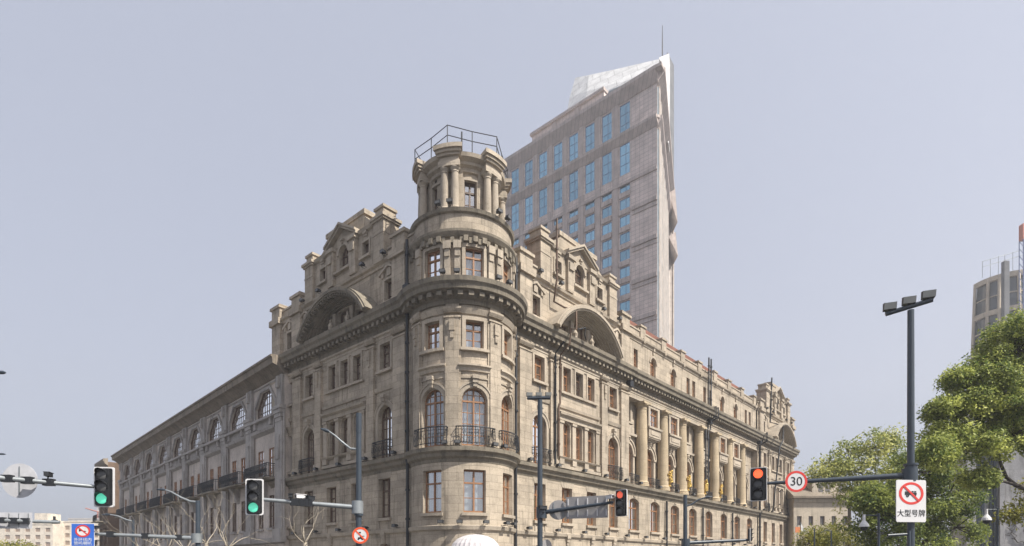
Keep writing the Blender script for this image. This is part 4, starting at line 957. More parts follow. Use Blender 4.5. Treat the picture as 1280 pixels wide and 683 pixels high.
tw.poly([TL.P(0, 96.95, 0), TL.P(44, 96.95, 0), TL.P(44, 96.95, -26), TR.P(W2, 96.95, 0)])
# penthouse parapet
pp = TL.shift(-1.6); tw.box(pp, 13.0, 32.5, 95, 101.0, -8, 0, True); tt.box(pp, 12.8, 32.8, 101.0, 101.6, -8.2, 0.5, True); tt.box(pp, 19.0, 20.4, 97, 101.0, 0, 0.3)
for u in (25.5,): tt.box(pp, u, u + 1.0, 97, 101.0, 0, 0.25)
pa, pb, pc, pd = pp.P(13, 96.9, -2.5), pp.P(1.0, 96.9, -0.6), pp.P(1.0, 97.2, -0.6), pp.P(13, 101.5, -2.5)
tw.poly([pa, pb, pc, pd]); tw.poly([pd, pc, pp.P(1.0, 97.2, -3.6), pp.P(13, 101.5, -6)]); tt.tube([pd, pc], 0.3, 4)
tw.build('wall', 'tower', T); tt.build('granite_band', 'tower_trim', T)
q = MB(); q.fq(TL, [(0.2, 20, -0.9), (43.5, 20, -0.9), (43.5, 94.5, -0.9), (0.2, 94.5, -0.9)]); q.build('interior', 'room_blue', T)
# curved white plant screen and pale duct on the roof
def on(F, px, py, n=0.0):
    k = (px - 640) / F_PX; o = F.o + F.nr * n; u = (k * o.y - o.x) / (F.d.x - k * F.d.y); return F.P(u, EYE + (HOR - py) * (o.y + u * F.d.y) / F_PX, n)
q = MB()
low = [(707, 150), (730, 140), (760, 130), (790, 118), (826, 104)]; midp = [(712, 122), (734, 114), (760, 107), (790, 99), (824, 90)]; top = [(719, 97.5), (736, 94), (762, 88.5), (792, 81.5), (824, 74)]
ln = [low, midp, top]; nn = [(-9, -11.5, -14.5)] + [(-8, -10.0, -13.0)] * 4
for i in range(4):
    for k in range(2):
        a, b_, c, d = on(TL, *ln[k][i], nn[i][k]), on(TL, *ln[k][i + 1], nn[i + 1][k]), on(TL, *ln[k + 1][i + 1], nn[i + 1][k + 1]), on(TL, *ln[k + 1][i], nn[i][k + 1])
        bk = lambda v: (v[0] + 0.9, v[1] + 1.0, v[2])
        q.poly([a, b_, c, d]); q.poly([bk(a), bk(b_), bk(c), bk(d)])
        if k == 1: q.poly([d, c, bk(c), bk(d)])
        if i == 0: q.poly([a, d, bk(d), bk(a)])
e0 = [at(822, 150, 127), at(836, 180, 129), at(836.5, 67, 129), at(824, 72, 127)]
q.poly(e0); q.poly([(v[0] + 1.0, v[1] + 3, v[2]) for v in e0])
for i in range(4): a, b_ = e0[i], e0[(i + 1) % 4]; q.poly([a, b_, (b_[0] + 1.0, b_[1] + 3, b_[2]), (a[0] + 1.0, a[1] + 3, a[2])])
d_ = MB(); d_.tube([on(TL, 760, 124, -2.2), on(TL, 763, 117, -2.2), on(TL, 775, 112, -2.2), on(TL, 793, 105, -2.2)], [0.5, 0.6, 0.6, 0.5], 8); d_.build('roof_duct', 'pole_light', T)
q.build('plant_screen', 'white_panel', T)
# rear wing whose far edge shows along the right
q = MB(); a, b_, c = at(834, 0, 146), at(842.5, 0, 150), at(842.5, 0, 175)
q.prism([a[:2], b_[:2], c[:2], at(815, 0, 175)[:2]], 0, EYE + (HOR - 82) * 150 / F_PX); q.build('rear_wing', 'grey_clad', T)
q = MB(); a, b_, c = at(826, 0, 142), at(842.5, 0, 144), at(842.5, 0, 149)
q.prism([a[:2], b_[:2], c[:2], at(826, 0, 149)[:2]], 0, EYE + (HOR - 250) * 144 / F_PX)
for i in range(5):
    x0 = b_[0] - 2.9 + i * 0.62; q.lbox(x0, x0 + 0.3, b_[1] - 0.6 + 0.0 , b_[1] + 0.1, 40, EYE + (HOR - 252) * 144 / F_PX)
q.build('rear_bay', 'tower_light', T)
q = MB()
for (y0, y1, xx) in ((236, 278, 847), (290, 320, 847.5)):
    Yb = 141.0; p0, p1, p2 = at(836, y0 + 6, Yb), at(xx - 3, y0, Yb), at(xx, y1, Yb - 2)
    p3 = at(840, y1 - 6, Yb)
    q.poly([p0, p1, p2, p3]); q.poly([(v[0], v[1] + 4, v[2]) for v in (p0, p1, p2, p3)])
    L4 = [p0, p1, p2, p3]
    for i in range(4): a, b2 = L4[i], L4[(i + 1) % 4]; q.poly([a, b2, (b2[0], b2[1] + 4, b2[2]), (a[0], a[1] + 4, a[2])])
q.build('flared_bracket', 'tower_trim', T)
q = MB(); p = at(828, 66, 128); q.tube([(p[0], p[1], p[2] - 4), (p[0], p[1], p[2] + 2.5), (p[0], p[1], at(828, 32, 128)[2])], [0.16, 0.12, 0.06], 6); q.build('antenna', 'iron', T)

# ================================================================ FAR BUILDINGS
def block(name, label, cat, px0, px1, py, Y, depth, mat, floors, ncol, wmat='room', ww=0.5, wh=0.55, group=None, roofbox=None, skew=0.0):
    x0, x1 = (px0 - 640) / F_PX * Y, (px1 - 640) / F_PX * Y; H = EYE + (HOR - py) / F_PX * Y
    o = thing(name, (x0, Y, 0), label, cat, group)
    d = Vector((x1 - x0, skew)); w = d.length; F = Face((x0, Y), d, (d.y, -d.x), 1)
    q = MB(); fh = H / (floors + 0.3); ops = []
    for i in range(ncol):
        for k in range(floors):
            c = w * (i + 0.5) / ncol; ops.append((c - w / ncol * ww / 2, c + w / ncol * ww / 2, fh * (k + 0.3), fh * (k + 0.3 + wh), 'rect'))
    q.wall(F, 0, w, 0, H, ops, 0, 0.3); q.box(F, 0, w, H - 0.01, H + 0.5, -depth, 0.15, True)
    for u in (0, w): q.fq(F, [(u, 0, 0), (u, 0, -depth), (u, H, -depth), (u, H, 0)])
    q.fq(F, [(0, 0, -depth), (w, 0, -depth), (w, H, -depth), (0, H, -depth)])
    if roofbox:
        for a, b2, hh in roofbox: q.box(F, w * a, w * b2, H + 0.5, H + 0.5 + hh, -depth * 0.7, -1, True)
    q.build('wall', mat, o)
    for op in ops[-90:] if len(ops) > 90 else ops:
        g = MB(); c = (op[0] + op[1]) / 2; g.fq(F, [(op[0], op[2], -0.25), (op[1], op[2], -0.25), (op[1], op[3], -0.25), (op[0], op[3], -0.25)])
        g.box(F, c - 0.05, c + 0.05, op[2], op[3], -0.25, -0.2); g.build('window', wmat, o)
    return o, F, w, H
M['curved_glass'] = plain('curved_glazing', (0.025, 0.04, 0.05), 0.08, spec=0.7)
M['far_glass'] = plain('far_window_glass', (0.16, 0.15, 0.15), 0.2)
M['far_glass_tan'] = plain('far_window_glass_tan', (0.30, 0.22, 0.16), 0.3)
block('apartment_block', 'cream six storey apartment block at the lower left behind the traffic arms', 'building', -60, 66, 656, 250, 12, 'cream', 6, 10, 'far_glass_tan', roofbox=[(0.80, 0.93, 4.5), (0.72, 1.0, 1.2)])
block('apartment_block', 'cream apartment block behind the blue no-honking sign', 'building', 66.5, 137, 653, 256, 12, 'cream', 6, 6, 'far_glass_tan', roofbox=[(0.85, 0.98, 1.5)])
block('apartment_block', 'pale flat-topped block rising just above the blue sign', 'building', 85, 126, 649, 330, 12, 'pale_far', 8, 12, 'far_glass', 0.6)
block('apartment_tower', 'slim pale tower block seen between the green traffic light and the brick house', 'building', 121.5, 136, 632, 420, 12, 'pale_far', 14, 4, 'far_glass', 0.4)
# site crane far behind
p = at(122, 660, 400)
K = thing('tower_crane', (p[0], p[1], 0), 'thin pale red tower crane on the skyline right of the blue sign', 'crane')
q = MB(); q.tube([(p[0], p[1], 0), (p[0], p[1], at(0, 640, 400)[2])], 0.5, 4); q.build('mast', 'crane_red', K)
q = MB(); q.tube([at(107, 635.5, 400), at(124, 640.5, 400)], 0.45, 4); q.build('jib', 'crane_red', K)

# beige houses behind the trees on the right
o, F, w, H = block('beige_house', 'beige low house with sloping roof behind the trees, right of the white flag', 'building', 992, 1064, 628, 75, 10, 'beige', 3, 5, 'far_glass', 0.4, 0.4)
q = MB(); q.sweep(F, -0.3, w + 0.3, [(0, H + 0.45), (0.6, H + 0.5), (0.6, H + 0.75), (-3.5, H + 3.2), (-3.6, H + 0.5)]); q.build('roof', 'eaves', o)
q = MB(); q.box(F, w * 0.35, w * 0.95, H + 0.5, H + 3.0, -5, -0.4, True); q.build('dormer', 'beige', o)
q = MB(); q.box(F, w * 0.30, w * 1.0, H + 3.0, H + 3.3, -5.2, -0.2, True); q.build('dormer_roof', 'eaves', o)
for t_ in (0.5, 0.62, 0.85):
    g = MB(); g.box(F, w * t_ - 0.3, w * t_ + 0.3, H + 1.2, H + 2.5, -0.45, -0.38); g.build('dormer_window', 'far_glass', o)
# concrete building on the far right
o, F, w, H = block('concrete_building', 'pale grey concrete building with dark downpipes and bare vines behind the right hand trees', 'building', 1204, 1340, 500, 46, 4, 'concrete', 4, 3, 'far_glass', 0.12, 0.4, skew=-4)
q = MB()
for u in (0.9, 1.2, 1.7, 1.95): q.box(F, u - 0.09, u + 0.09, 0, 13.5, 0.02, 0.22)
q.build('downpipe', 'pole', o)
q = MB(); q.box(F, 0.1, 0.7, 0, 13, 0, 0.5); q.box(F, 2.2, 2.5, 0, 13, 0, 0.4); q.box(F, 5.6, 5.9, 0, 13, 0, 0.3); q.build('concrete_rib', 'concrete', o)
q = MB(); rv = random.Random(5)
for i in range(26):
    u, z = rv.uniform(2.4, 6.0), rv.uniform(1.5, 5.0); pts = [F.P(u, z, 0.04)]
    for k in range(7): u += rv.uniform(-0.35, 0.35); z += rv.uniform(-0.15, 0.45); pts.append(F.P(u, z, 0.04))
    q.tube(pts, 0.02, 4)
q.build('bare_vine', 'bark', o)

# curved glass building with scaffold top, upper right
p = at(1245, 0, 120)
K = thing('curved_glass_building', (p[0], p[1], 0), 'unfinished grey building with rounded glazed corner and roof scaffolding above the right hand tree', 'building')
cc = at(1256, 0, 126); CF = None
zt = EYE + (HOR - 338) * 120 / F_PX
def arcp(r, a): return (cc[0] + r * math.cos(a), cc[1] + r * math.sin(a))
q, g = MB(), MB(); a0, a1 = rad(180), rad(275)
zl = [zt - 7.2 * k for k in range(8)]
for k in range(8):
    rk = 6.5 + 0.35 * k
    q.lathe(cc, [(rk - 0.5, zl[k] - 1.0), (rk, zl[k] - 1.0), (rk + 0.1, zl[k]), (0.0, zl[k])], 14, a0, a1)
    g.lathe(cc, [(rk - 0.1, zl[k] - 7.2), (rk - 0.5, zl[k] - 1.0)], 14, a0, a1)
    q.lathe(cc, [(rk - 0.3, zl[k] - 4.3), (rk - 0.15, zl[k] - 4.3), (rk - 0.15, zl[k] - 4.05), (rk - 0.3, zl[k] - 4.05)], 14, a0, a1)
for t in (180, 205, 222, 250, 275):
    a = rad(t); q.tube([(*arcp(9.0, a), 0), (*arcp(6.4, a), zt - 0.05)], 0.3, 6)
x0 = arcp(6.6, a1)
for k in range(14):
    zz = zt - 3.6 * k; q.lbox(x0[0], x0[0] + 14, x0[1], x0[1] + 12, zz - 0.6, zz - 0.05); g.lbox(x0[0], x0[0] + 14, x0[1] + 0.8, x0[1] + 11.5, zz - 3.6, zz - 0.6)
q.build('floor_slab', 'beige', K); g.build('glazing', 'curved_glass', K)
q = MB(); pa, pb = at(1252.5, 0, 117), at(1262, 0, 117); q.lbox(pa[0] + 0.5, pb[0], 117, 117.8, 0, EYE + (HOR - 326) * 117 / F_PX); q.build('grey_pier', 'grey_clad', K)
q = MB()
for px in (1228, 1238, 1248, 1256, 1266, 1274):
    a, b_ = at(px, 352, 121), at(px, 340, 121); q.tube([(a[0], a[1], zt - 1), (a[0], a[1], zt + 2.4 + (px - 1228) * 0.05)], 0.06, 4)
for dz in (1.2, 2.3): q.tube([(at(1228, 0, 121)[0], 121, zt + dz), (at(1290, 0, 121)[0], 121, zt + dz + 3)], 0.05, 4)
q.build('roof_scaffold', 'pole_light', K)
p = at(1279.5, 0, 112)
K = thing('hoist_mast', (p[0], p[1], 0), 'blue and red lattice hoist mast cut by the right edge beside the curved glass building', 'hoist')
q = MB(); zt2 = EYE + (HOR - 281) * 112 / F_PX
for dx, dy in ((-0.45, -0.45), (0.45, -0.45), (0.45, 0.45), (-0.45, 0.45)): q.tube([(p[0] + dx, p[1] + dy, 0), (p[0] + dx, p[1] + dy, zt2 - 3)], 0.1, 4)
for k in range(45):
    z = zt2 - 3 - 1.4 * k
    if z > 2: q.tube([(p[0] - 0.45, p[1] - 0.45, z), (p[0] + 0.45, p[1] - 0.45, z - 1.4)], 0.06, 4); q.tube([(p[0] - 0.45, p[1] - 0.45, z), (p[0] + 0.45, p[1] - 0.45, z)], 0.06, 4); q.tube([(p[0] - 0.45, p[1] + 0.45, z), (p[0] - 0.45, p[1] - 0.45, z - 1.4)], 0.06, 4)
q.build('mast', 'steel_blue', K); q = MB(); q.lbox(p[0] - 0.5, p[0] + 0.5, p[1] - 0.5, p[1] + 0.5, zt2 - 3, zt2); q.build('mast_head', 'crane_red', K)

# ================================================================ TREES
def limbs(q, base, dirv, length, r, depth, rg, tips, spread=0.6, seg=4, up=0.25, wob=0.13, seg_n=6, kids=(2, 3), shrink=0.72):
    pts = [Vector(base)]; d = Vector(dirv).normalized(); rr = [r]
    for i in range(seg):
        d = (d + Vector((rg.uniform(-wob, wob), rg.uniform(-wob, wob), rg.uniform(-wob, wob) + up * 0.12))).normalized()
        pts.append(pts[-1] + d * length / seg); rr.append(r * (1 - 0.42 * (i + 1) / seg))
    q.tube(pts, rr, seg_n)
    if depth == 0: tips.append(pts[-1]); tips.append(pts[-2]); return
    for _ in range(rg.randint(*kids)):
        a = rg.uniform(0, 2 * PI); side = d.cross(Vector((math.cos(a), math.sin(a), 0.3))).normalized()
        nd = (d + side * rg.uniform(spread * 0.6, spread * 1.3) + Vector((0, 0, up))).normalized()
        limbs(q, pts[-1], nd, length * rg.uniform(shrink - 0.1, shrink + 0.12), rr[-1] * 0.8, depth - 1, rg, tips, spread, seg, up, wob, seg_n, kids, shrink)
    if depth > 0 and rg.random() < 0.7: tips.append(pts[-1])
def foliage(name, mat, parent, clumps, nleaf, size, seed):
    """clumps = [(x, y, z, r)]: a cloud of small bent leaves round each centre, tone per clump"""
    rs = np.random.RandomState(seed); off = np.array(world_loc(parent))
    Cc = np.array(clumps); rr_ = Cc[:, 3] / Cc[:, 3].mean(); per = rs.poisson(nleaf * np.clip(rr_, 0.4, 2.2) ** 1.7) + 3
    idx = np.repeat(np.arange(len(Cc)), per); N = len(idx)
    v = rs.normal(size=(N, 3)); v /= np.linalg.norm(v, axis=1)[:, None]; rad_ = rs.uniform(0.35, 1.0, N) ** 0.6
    pos = Cc[idx, :3] + v * (rad_ * Cc[idx, 3])[:, None] * rs.uniform(0.8, 1.25, (N, 1)) * np.array([1.1, 1.1, 0.9]) + rs.normal(size=(N, 3)) * 0.16 * Cc[idx, 3][:, None]
    nrm = v * 0.5 + rs.normal(size=(N, 3)) * 0.75 + np.array([0.2, -0.2, 0.6]); nrm /= np.linalg.norm(nrm, axis=1)[:, None]
    t = np.cross(nrm, rs.normal(size=(N, 3))); t /= np.linalg.norm(t, axis=1)[:, None]; bt = np.cross(nrm, t)
    s = size * rs.uniform(0.6, 1.35, N)[:, None]
    q = np.stack([pos - t * s, pos - bt * s * 0.42 + nrm * s * 0.12, pos + t * s, pos + bt * s * 0.42 + nrm * s * 0.12], 1) - off
    me = bpy.data.meshes.new(name); me.vertices.add(4 * N); me.loops.add(4 * N); me.polygons.add(N)
    me.vertices.foreach_set('co', q.astype(np.float32).ravel()); me.loops.foreach_set('vertex_index', np.arange(4 * N, dtype=np.int32))
    me.polygons.foreach_set('loop_start', np.arange(0, 4 * N, 4, dtype=np.int32)); me.polygons.foreach_set('loop_total', np.full(N, 4, dtype=np.int32))
    tone = np.clip(rs.beta(1.3, 1.5, len(Cc))[idx] * 0.75 + rs.uniform(-0.2, 0.35, N), 0, 1)
    at_ = me.attributes.new('tone', 'FLOAT', 'FACE'); at_.data.foreach_set('value', tone.astype(np.float32))
    me.materials.append(M[mat]); me.update(); me.validate()
    o = bpy.data.objects.new(name, me); COL.objects.link(o); o.parent = parent; return o
def leafy_tree(name, label, base, blobs, mat, nleaf, size, seed, trunk_r=0.28, fork=3.0, ncl=26, cr=(0.35, 0.8), group=None, branches=None):
    """blobs = [(x, y, z, rx, ry, rz)] give the crown's lobes"""
    rg = random.Random(seed); o = thing(name, base, label, 'tree', group)
    q = MB(); bx, by, bz = base
    f = Vector((bx + rg.uniform(-.2, .2), by, fork)); q.tube([base, (bx + 0.05, by, fork * 0.5), f], [trunk_r * 1.25, trunk_r, trunk_r * 0.85], 10)
    cl = []
    for bi, (x, y, z, rx, ry, rz) in enumerate(blobs):
        tgt = Vector((x, y, z)); mid = f.lerp(tgt, 0.5) + Vector((rg.uniform(-.4, .4), rg.uniform(-.4, .4), -0.25))
        if not branches and bi % 3 != 2 and tgt.z > fork + 0.6: q.tube([f, f.lerp(mid, 0.35) + Vector((0.1, 0, 0.35)), f.lerp(mid, 0.7) + Vector((-0.1, 0.1, 0.1)), mid + Vector((0.15, 0, 0.2)), mid.lerp(tgt, 0.6), tgt], [trunk_r * 0.42, trunk_r * 0.3, trunk_r * 0.25, trunk_r * 0.18, trunk_r * 0.1, 0.015], 7)
        for k in range(int(ncl * max(1, rx * rz / 1.6))):
            a, e = rg.uniform(0, 2 * PI), math.asin(rg.uniform(-0.75, 1)); rr = rg.uniform(0.45, 1.0) ** 0.5 * (rg.uniform(1.05, 1.3) if rg.random() < 0.22 else 1.0)
            c = (x + rx * rr * math.cos(a) * math.cos(e), y + ry * rr * math.sin(a) * math.cos(e), z + rz * rr * math.sin(e))
            cl.append((*c, rg.uniform(*cr)))
            if rg.random() < 0.35: q.tube([tgt, tgt.lerp(Vector(c), 0.5) + Vector((0.05, 0, 0.08)), c], [trunk_r * 0.12, 0.025, 0.01], 4, cap=False)
    for bp in branches or []: q.tube([at(*v) for v in bp[0]], bp[1], 7)
    q.build('trunk', 'bark', o); foliage('crown', mat, o, cl, nleaf, size, seed); return o
def blob(px, py, Y, rpx, rpy, dy=0.0, ry=None):
    s = Y / F_PX; x, y, z = at(px, py, Y); return (x, y + dy, z, rpx * s, (ry if ry else rpx * s), rpy * s)
Y = 24
leafy_tree('camphor_tree', 'big camphor tree with bright yellow-green new leaves reaching in from the right edge', (26.8, 24.5, 0),
    [blob(1265, 440, Y, 34, 26), blob(1235, 470, Y, 26, 26), blob(1215, 505, Y, 26, 22), blob(1255, 500, Y, 40, 36), blob(1180, 513, Y, 17, 11), blob(1185, 548, Y, 26, 20), blob(1215, 560, Y, 36, 26), blob(1170, 568, Y - 1, 18, 16),
     blob(1290, 470, Y, 40, 50), blob(1265, 545, Y, 34, 24), blob(1225, 600, Y, 16, 8), blob(1310, 420, Y, 40, 40), blob(1275, 505, Y, 30, 30), blob(1200, 475, Y, 14, 10), blob(1240, 540, Y + 1, 40, 30), blob(1270, 415, Y, 30, 18)], 'leaf_a', 80, 0.07, 11, 0.24, 5.4, 50, (0.10, 0.42), branches=[([(1425, 640, 24.4), (1340, 622, 24.2), (1290, 613, 24), (1270, 607, 24), (1258, 597, 24), (1251, 580, 24), (1246, 558, 24)], [0.2, 0.16, 0.12, 0.09, 0.075, 0.06, 0.03]), ([(1272, 607, 24), (1255, 602, 23.9), (1238, 603, 23.8), (1222, 607, 23.8)], [0.07, 0.055, 0.045, 0.015]), ([(1300, 615, 24), (1280, 560, 24.5), (1265, 540, 24.5), (1240, 520, 24.5)], [0.1, 0.07, 0.05, 0.02])])
Y = 40
leafy_tree('leafy_tree', 'loose light green tree between the 30 sign and the large plate sign', (25.4, 41, 0),
    [blob(1060, 575, Y, 26, 20), blob(1095, 560, Y, 28, 20), blob(1035, 592, Y, 24, 14), blob(1080, 595, Y, 40, 22), blob(1120, 570, Y, 24, 24), blob(1075, 622, Y, 26, 14), blob(1110, 610, Y, 34, 24)], 'leaf_c', 46, 0.11, 12, 0.24, 4.0, 30, (0.2, 0.75))
Y = 33
leafy_tree('leafy_tree', 'dense dark green tree behind the large plate sign and its pole', (23.0, 33, 0),
    [blob(1105, 650, Y, 38, 26), blob(1150, 590, Y, 34, 26), blob(1140, 635, Y, 44, 30), blob(1185, 620, Y, 34, 32), blob(1195, 660, Y, 28, 26), blob(1130, 680, Y, 44, 24), blob(1090, 625, Y, 20, 14)], 'leaf_b', 90, 0.09, 13, 0.26, 2.6, 40, (0.18, 0.62))
Y = 50
leafy_tree('small_tree', 'low yellow-green bushy tree below the beige house, behind the flagpole', (27, 50, 0),
    [blob(1030, 672, Y, 22, 14), blob(1052, 668, Y, 22, 13), blob(1010, 680, Y, 18, 14), blob(1045, 690, Y, 40, 16)], 'leaf_y', 60, 0.11, 14, 0.18, 1.4, 24, (0.35, 0.7))
Y = 26
leafy_tree('small_tree', 'bright yellow-green young tree at the right edge in front of the concrete wall', (23.6, 26, 0),
    [blob(1282, 635, Y, 16, 10), blob(1262, 646, Y, 10, 6), blob(1290, 612, Y, 10, 10)], 'leaf_y', 26, 0.09, 15, 0.06, 2.4, 16, (0.2, 0.4))
leafy_tree('small_tree', 'yellow-green treetop at the bottom left corner below the cream flats', (-66.0, 80, 0),
    [blob(14, 692, 80, 26, 14), blob(45, 697, 80, 18, 11)], 'leaf_y', 30, 0.2, 16, 0.2, 1.0, 24, (0.5, 0.9))
# bare pollarded plane trees along the left pavement
def bare_tree(px, Y, seed, hfork, ln, label, lean=0.0):
    x = (px - 640) / F_PX * Y; rg = random.Random(seed)
    o = thing('bare_plane_tree', (x, Y, 0), label, 'tree', 'bare plane trees along the left pavement')
    q = MB(); q.tube([(x, Y, 0), (x + 0.05, Y, hfork * 0.5), (x, Y, hfork)], [0.17, 0.13, 0.12], 8); q.build('trunk', 'bark_pale', o)
    q = MB(); tips = []
    for k in range(5):
        a = 2 * PI * k / 5 + rg.uniform(-.4, .4)
        limbs(q, (x, Y, hfork - 0.05), (math.cos(a) * 0.9 + lean, math.sin(a) * 0.6, rg.uniform(0.4, 1.0)), ln * 0.72 * rg.uniform(0.7, 1.1), 0.034, 3, rg, tips, 0.65, 5, 0.2, 0.2, 5, (1, 2), 0.8)
    q.build('crown', 'bark_pale', o); return o
bare_tree(381, 27, 21, 2.7, 1.35, 'bare white-branched plane tree under the traffic arm before the brown stone front')
bare_tree(285, 31, 23, 2.6, 1.6, 'bare white-branched plane tree left of the second green traffic light')
bare_tree(232, 36, 24, 2.6, 1.9, 'bare white-branched plane tree below the third and fourth iron balconies')
bare_tree(182, 44, 25, 2.6, 2.2, 'bare plane tree beyond the thin gantry arm at the far end of the grey block', -0.1)

bare_tree(258, 33, 31, 2.9, 1.9, 'bare white-branched plane tree with long arching twigs behind the gantry arm and lamp mast')
bare_tree(208, 40, 32, 2.7, 2.0, 'bare white-branched plane tree under the fifth iron balcony of the grey block')

# ================================================================ STREET FURNITURE
def loc_mesh(q, name, mat, parent, mat4=None):
    o = bpy.data.objects.new(name, q.mesh(name, mat)); COL.objects.link(o); o.parent = parent
    if mat4 is not None: o.matrix_local = mat4
    return o
def traffic_light(pos, yaw, lit, label, rim='white', s=1.0, red='lens_red'):
    """three-lens head with backing board; local front is -y, centre at the origin"""
    o = thing('traffic_light', pos, label, 'traffic light'); o.rotation_euler = (0, 0, yaw); o.scale = (s, s, s)
    q = MB(); w, h, r = 0.33, 0.70, 0.07                       # rounded backing board
    out = [(sx * (w - r) + r * math.cos(a), sz * (h - r) + r * math.sin(a)) for sx, sz, a0 in ((1, 1, 0), (-1, 1, PI / 2), (-1, -1, PI), (1, -1, 1.5 * PI)) for a in [a0 + PI / 2 * i / 5 for i in range(6)]]
    q.poly([(x, 0.0, z) for x, z in out]); q.poly([(x, 0.05, z) for x, z in out])
    for i in range(len(out)): a, b2 = out[i], out[(i + 1) % len(out)]; q.poly([(a[0], 0, a[1]), (b2[0], 0, b2[1]), (b2[0], .05, b2[1]), (a[0], .05, a[1])])
    loc_mesh(q, 'backing_board', 'black', o)
    q = MB(); k = 0.87 if rim == 'white' else 0.93
    for i in range(len(out)):
        a, b2 = out[i], out[(i + 1) % len(out)]; c = lambda p: (p[0] - math.copysign((1 - k) * w, p[0]), p[1] - math.copysign((1 - k) * w, p[1]))
        q.poly([(a[0] * 1.004, -0.006, a[1] * 1.004), (b2[0] * 1.004, -0.006, b2[1] * 1.004), (c(b2)[0], -0.006, c(b2)[1]), (c(a)[0], -0.006, c(a)[1])]); q.poly([(a[0] * 1.004, -0.006, a[1] * 1.004), (b2[0] * 1.004, -0.006, b2[1] * 1.004), (b2[0] * 1.004, 0.055, b2[1] * 1.004), (a[0] * 1.004, .055, a[1] * 1.004)])
    loc_mesh(q, 'white_rim', 'white', o)
    q = MB(); q.lbox(-0.22, 0.22, -0.14, -0.004, -0.63, 0.63); q.lbox(-0.18, 0.18, 0.05, 0.2, -0.58, 0.58); loc_mesh(q, 'housing', 'black', o)
    for i, z in enumerate((0.42, 0.0, -0.42)):
        on = lit == ('red', 'none', 'green')[i]
        q = MB(); n_ = 24
        rings = [(0.185, -0.143), (0.15, -0.165), (0.09, -0.18), (0, -0.186)]
        for (r0, y0), (r1, y1) in zip(rings, rings[1:]):
            for t in range(n_):
                a, b2 = 2 * PI * t / n_, 2 * PI * (t + 1) / n_
                q.poly([(r0 * math.cos(a), y0, z + r0 * math.sin(a)), (r0 * math.cos(b2), y0, z + r0 * math.sin(b2)), (r1 * math.cos(b2), y1, z + r1 * math.sin(b2)), (r1 * math.cos(a), y1, z + r1 * math.sin(a))], smooth=True)
        l_ = loc_mesh(q, 'lens', (red if i == 0 else 'lens_green') if on else 'lens_off', o)
        if on: l_['label'] = 'lit %s lens' % lit
        q = MB()
        for t in range(16):                                    # visor: longer over the top
            a, b2 = rad(-30) + rad(240) * t / 16, rad(-30) + rad(240) * (t + 1) / 16
            d = lambda x: -0.14 - 0.24 * max(0.25, math.sin(x))
            for rr in (0.195, 0.203): q.poly([(rr * math.cos(a), -0.14, z + rr * math.sin(a)), (rr * math.cos(b2), -0.14, z + rr * math.sin(b2)), (rr * math.cos(b2), d(b2), z + rr * math.sin(b2)), (rr * math.cos(a), d(a), z + rr * math.sin(a))])
        loc_mesh(q, 'visor', 'black', o)
    return o
def mast(name, base, z_top, r, label, cat, group=None):
    o = thing(name, (base[0], base[1], 0), label, cat, group)
    q = MB(); q.tube([(*base[:2], 0), (*base[:2], 0.35)], r * 1.7, 14); q.tube([(*base[:2], 0.35), (*base[:2], z_top * 0.6), (*base[:2], z_top)], [r, r * 0.93, r * 0.85], 14); q.build('pole', 'pole', o)
    return o
def arm(parent, p0, p1, r0, r1, mat='pole'):
    q = MB(); q.tube([p0, p1], [r0, r1], 12); q.tube([p0, tuple(p0[k] + (p1[k] - p0[k]) * 0.012 for k in range(3))], r0 * 1.7, 10)
    for k, t in ((0, 0.0),): q.tube([(p0[0], p0[1], p0[2] - 0.24), (p0[0], p0[1], p0[2] + 0.24)], r0 * 2.3, 12)
    return q.build('arm', mat, parent)
def camera_box(p, label, yaw=0.0, mat='iron', white=False):
    o = thing('street_camera', p, label, 'camera'); o.rotation_euler = (0, 0, yaw); o.scale = (0.8, 0.8, 0.8)
    q = MB(); q.lbox(-0.09, 0.09, -0.26, 0.2, 0.14, 0.30); q.lbox(-0.11, 0.11, -0.30, 0.2, 0.30, 0.325); loc_mesh(q, 'housing', 'white' if white else 'iron', o)
    q = MB(); q.disc((0, 0.22), 0.06, -0.266, -0.26); loc_mesh(q, 'lens', 'black', o)
    q = MB(); q.tube([(0, 0, 0), (0, 0, 0.15)], 0.03, 6); q.lbox(-0.10, 0.10, -0.06, 0.06, -0.03, 0.0); loc_mesh(q, 'bracket', 'iron', o)
    return o
def clamps(parent, p0, p1, ts, r):
    for t in ts:
        q = MB(); c = [p0[k] + (p1[k] - p0[k]) * t for k in range(3)]
        q.lbox(c[0] - 0.16, c[0] + 0.16, c[1] - r * 1.3, c[1] + r * 1.3, c[2] - r * 1.5, c[2] + r * 1.6); q.build('clamp', 'iron', parent)
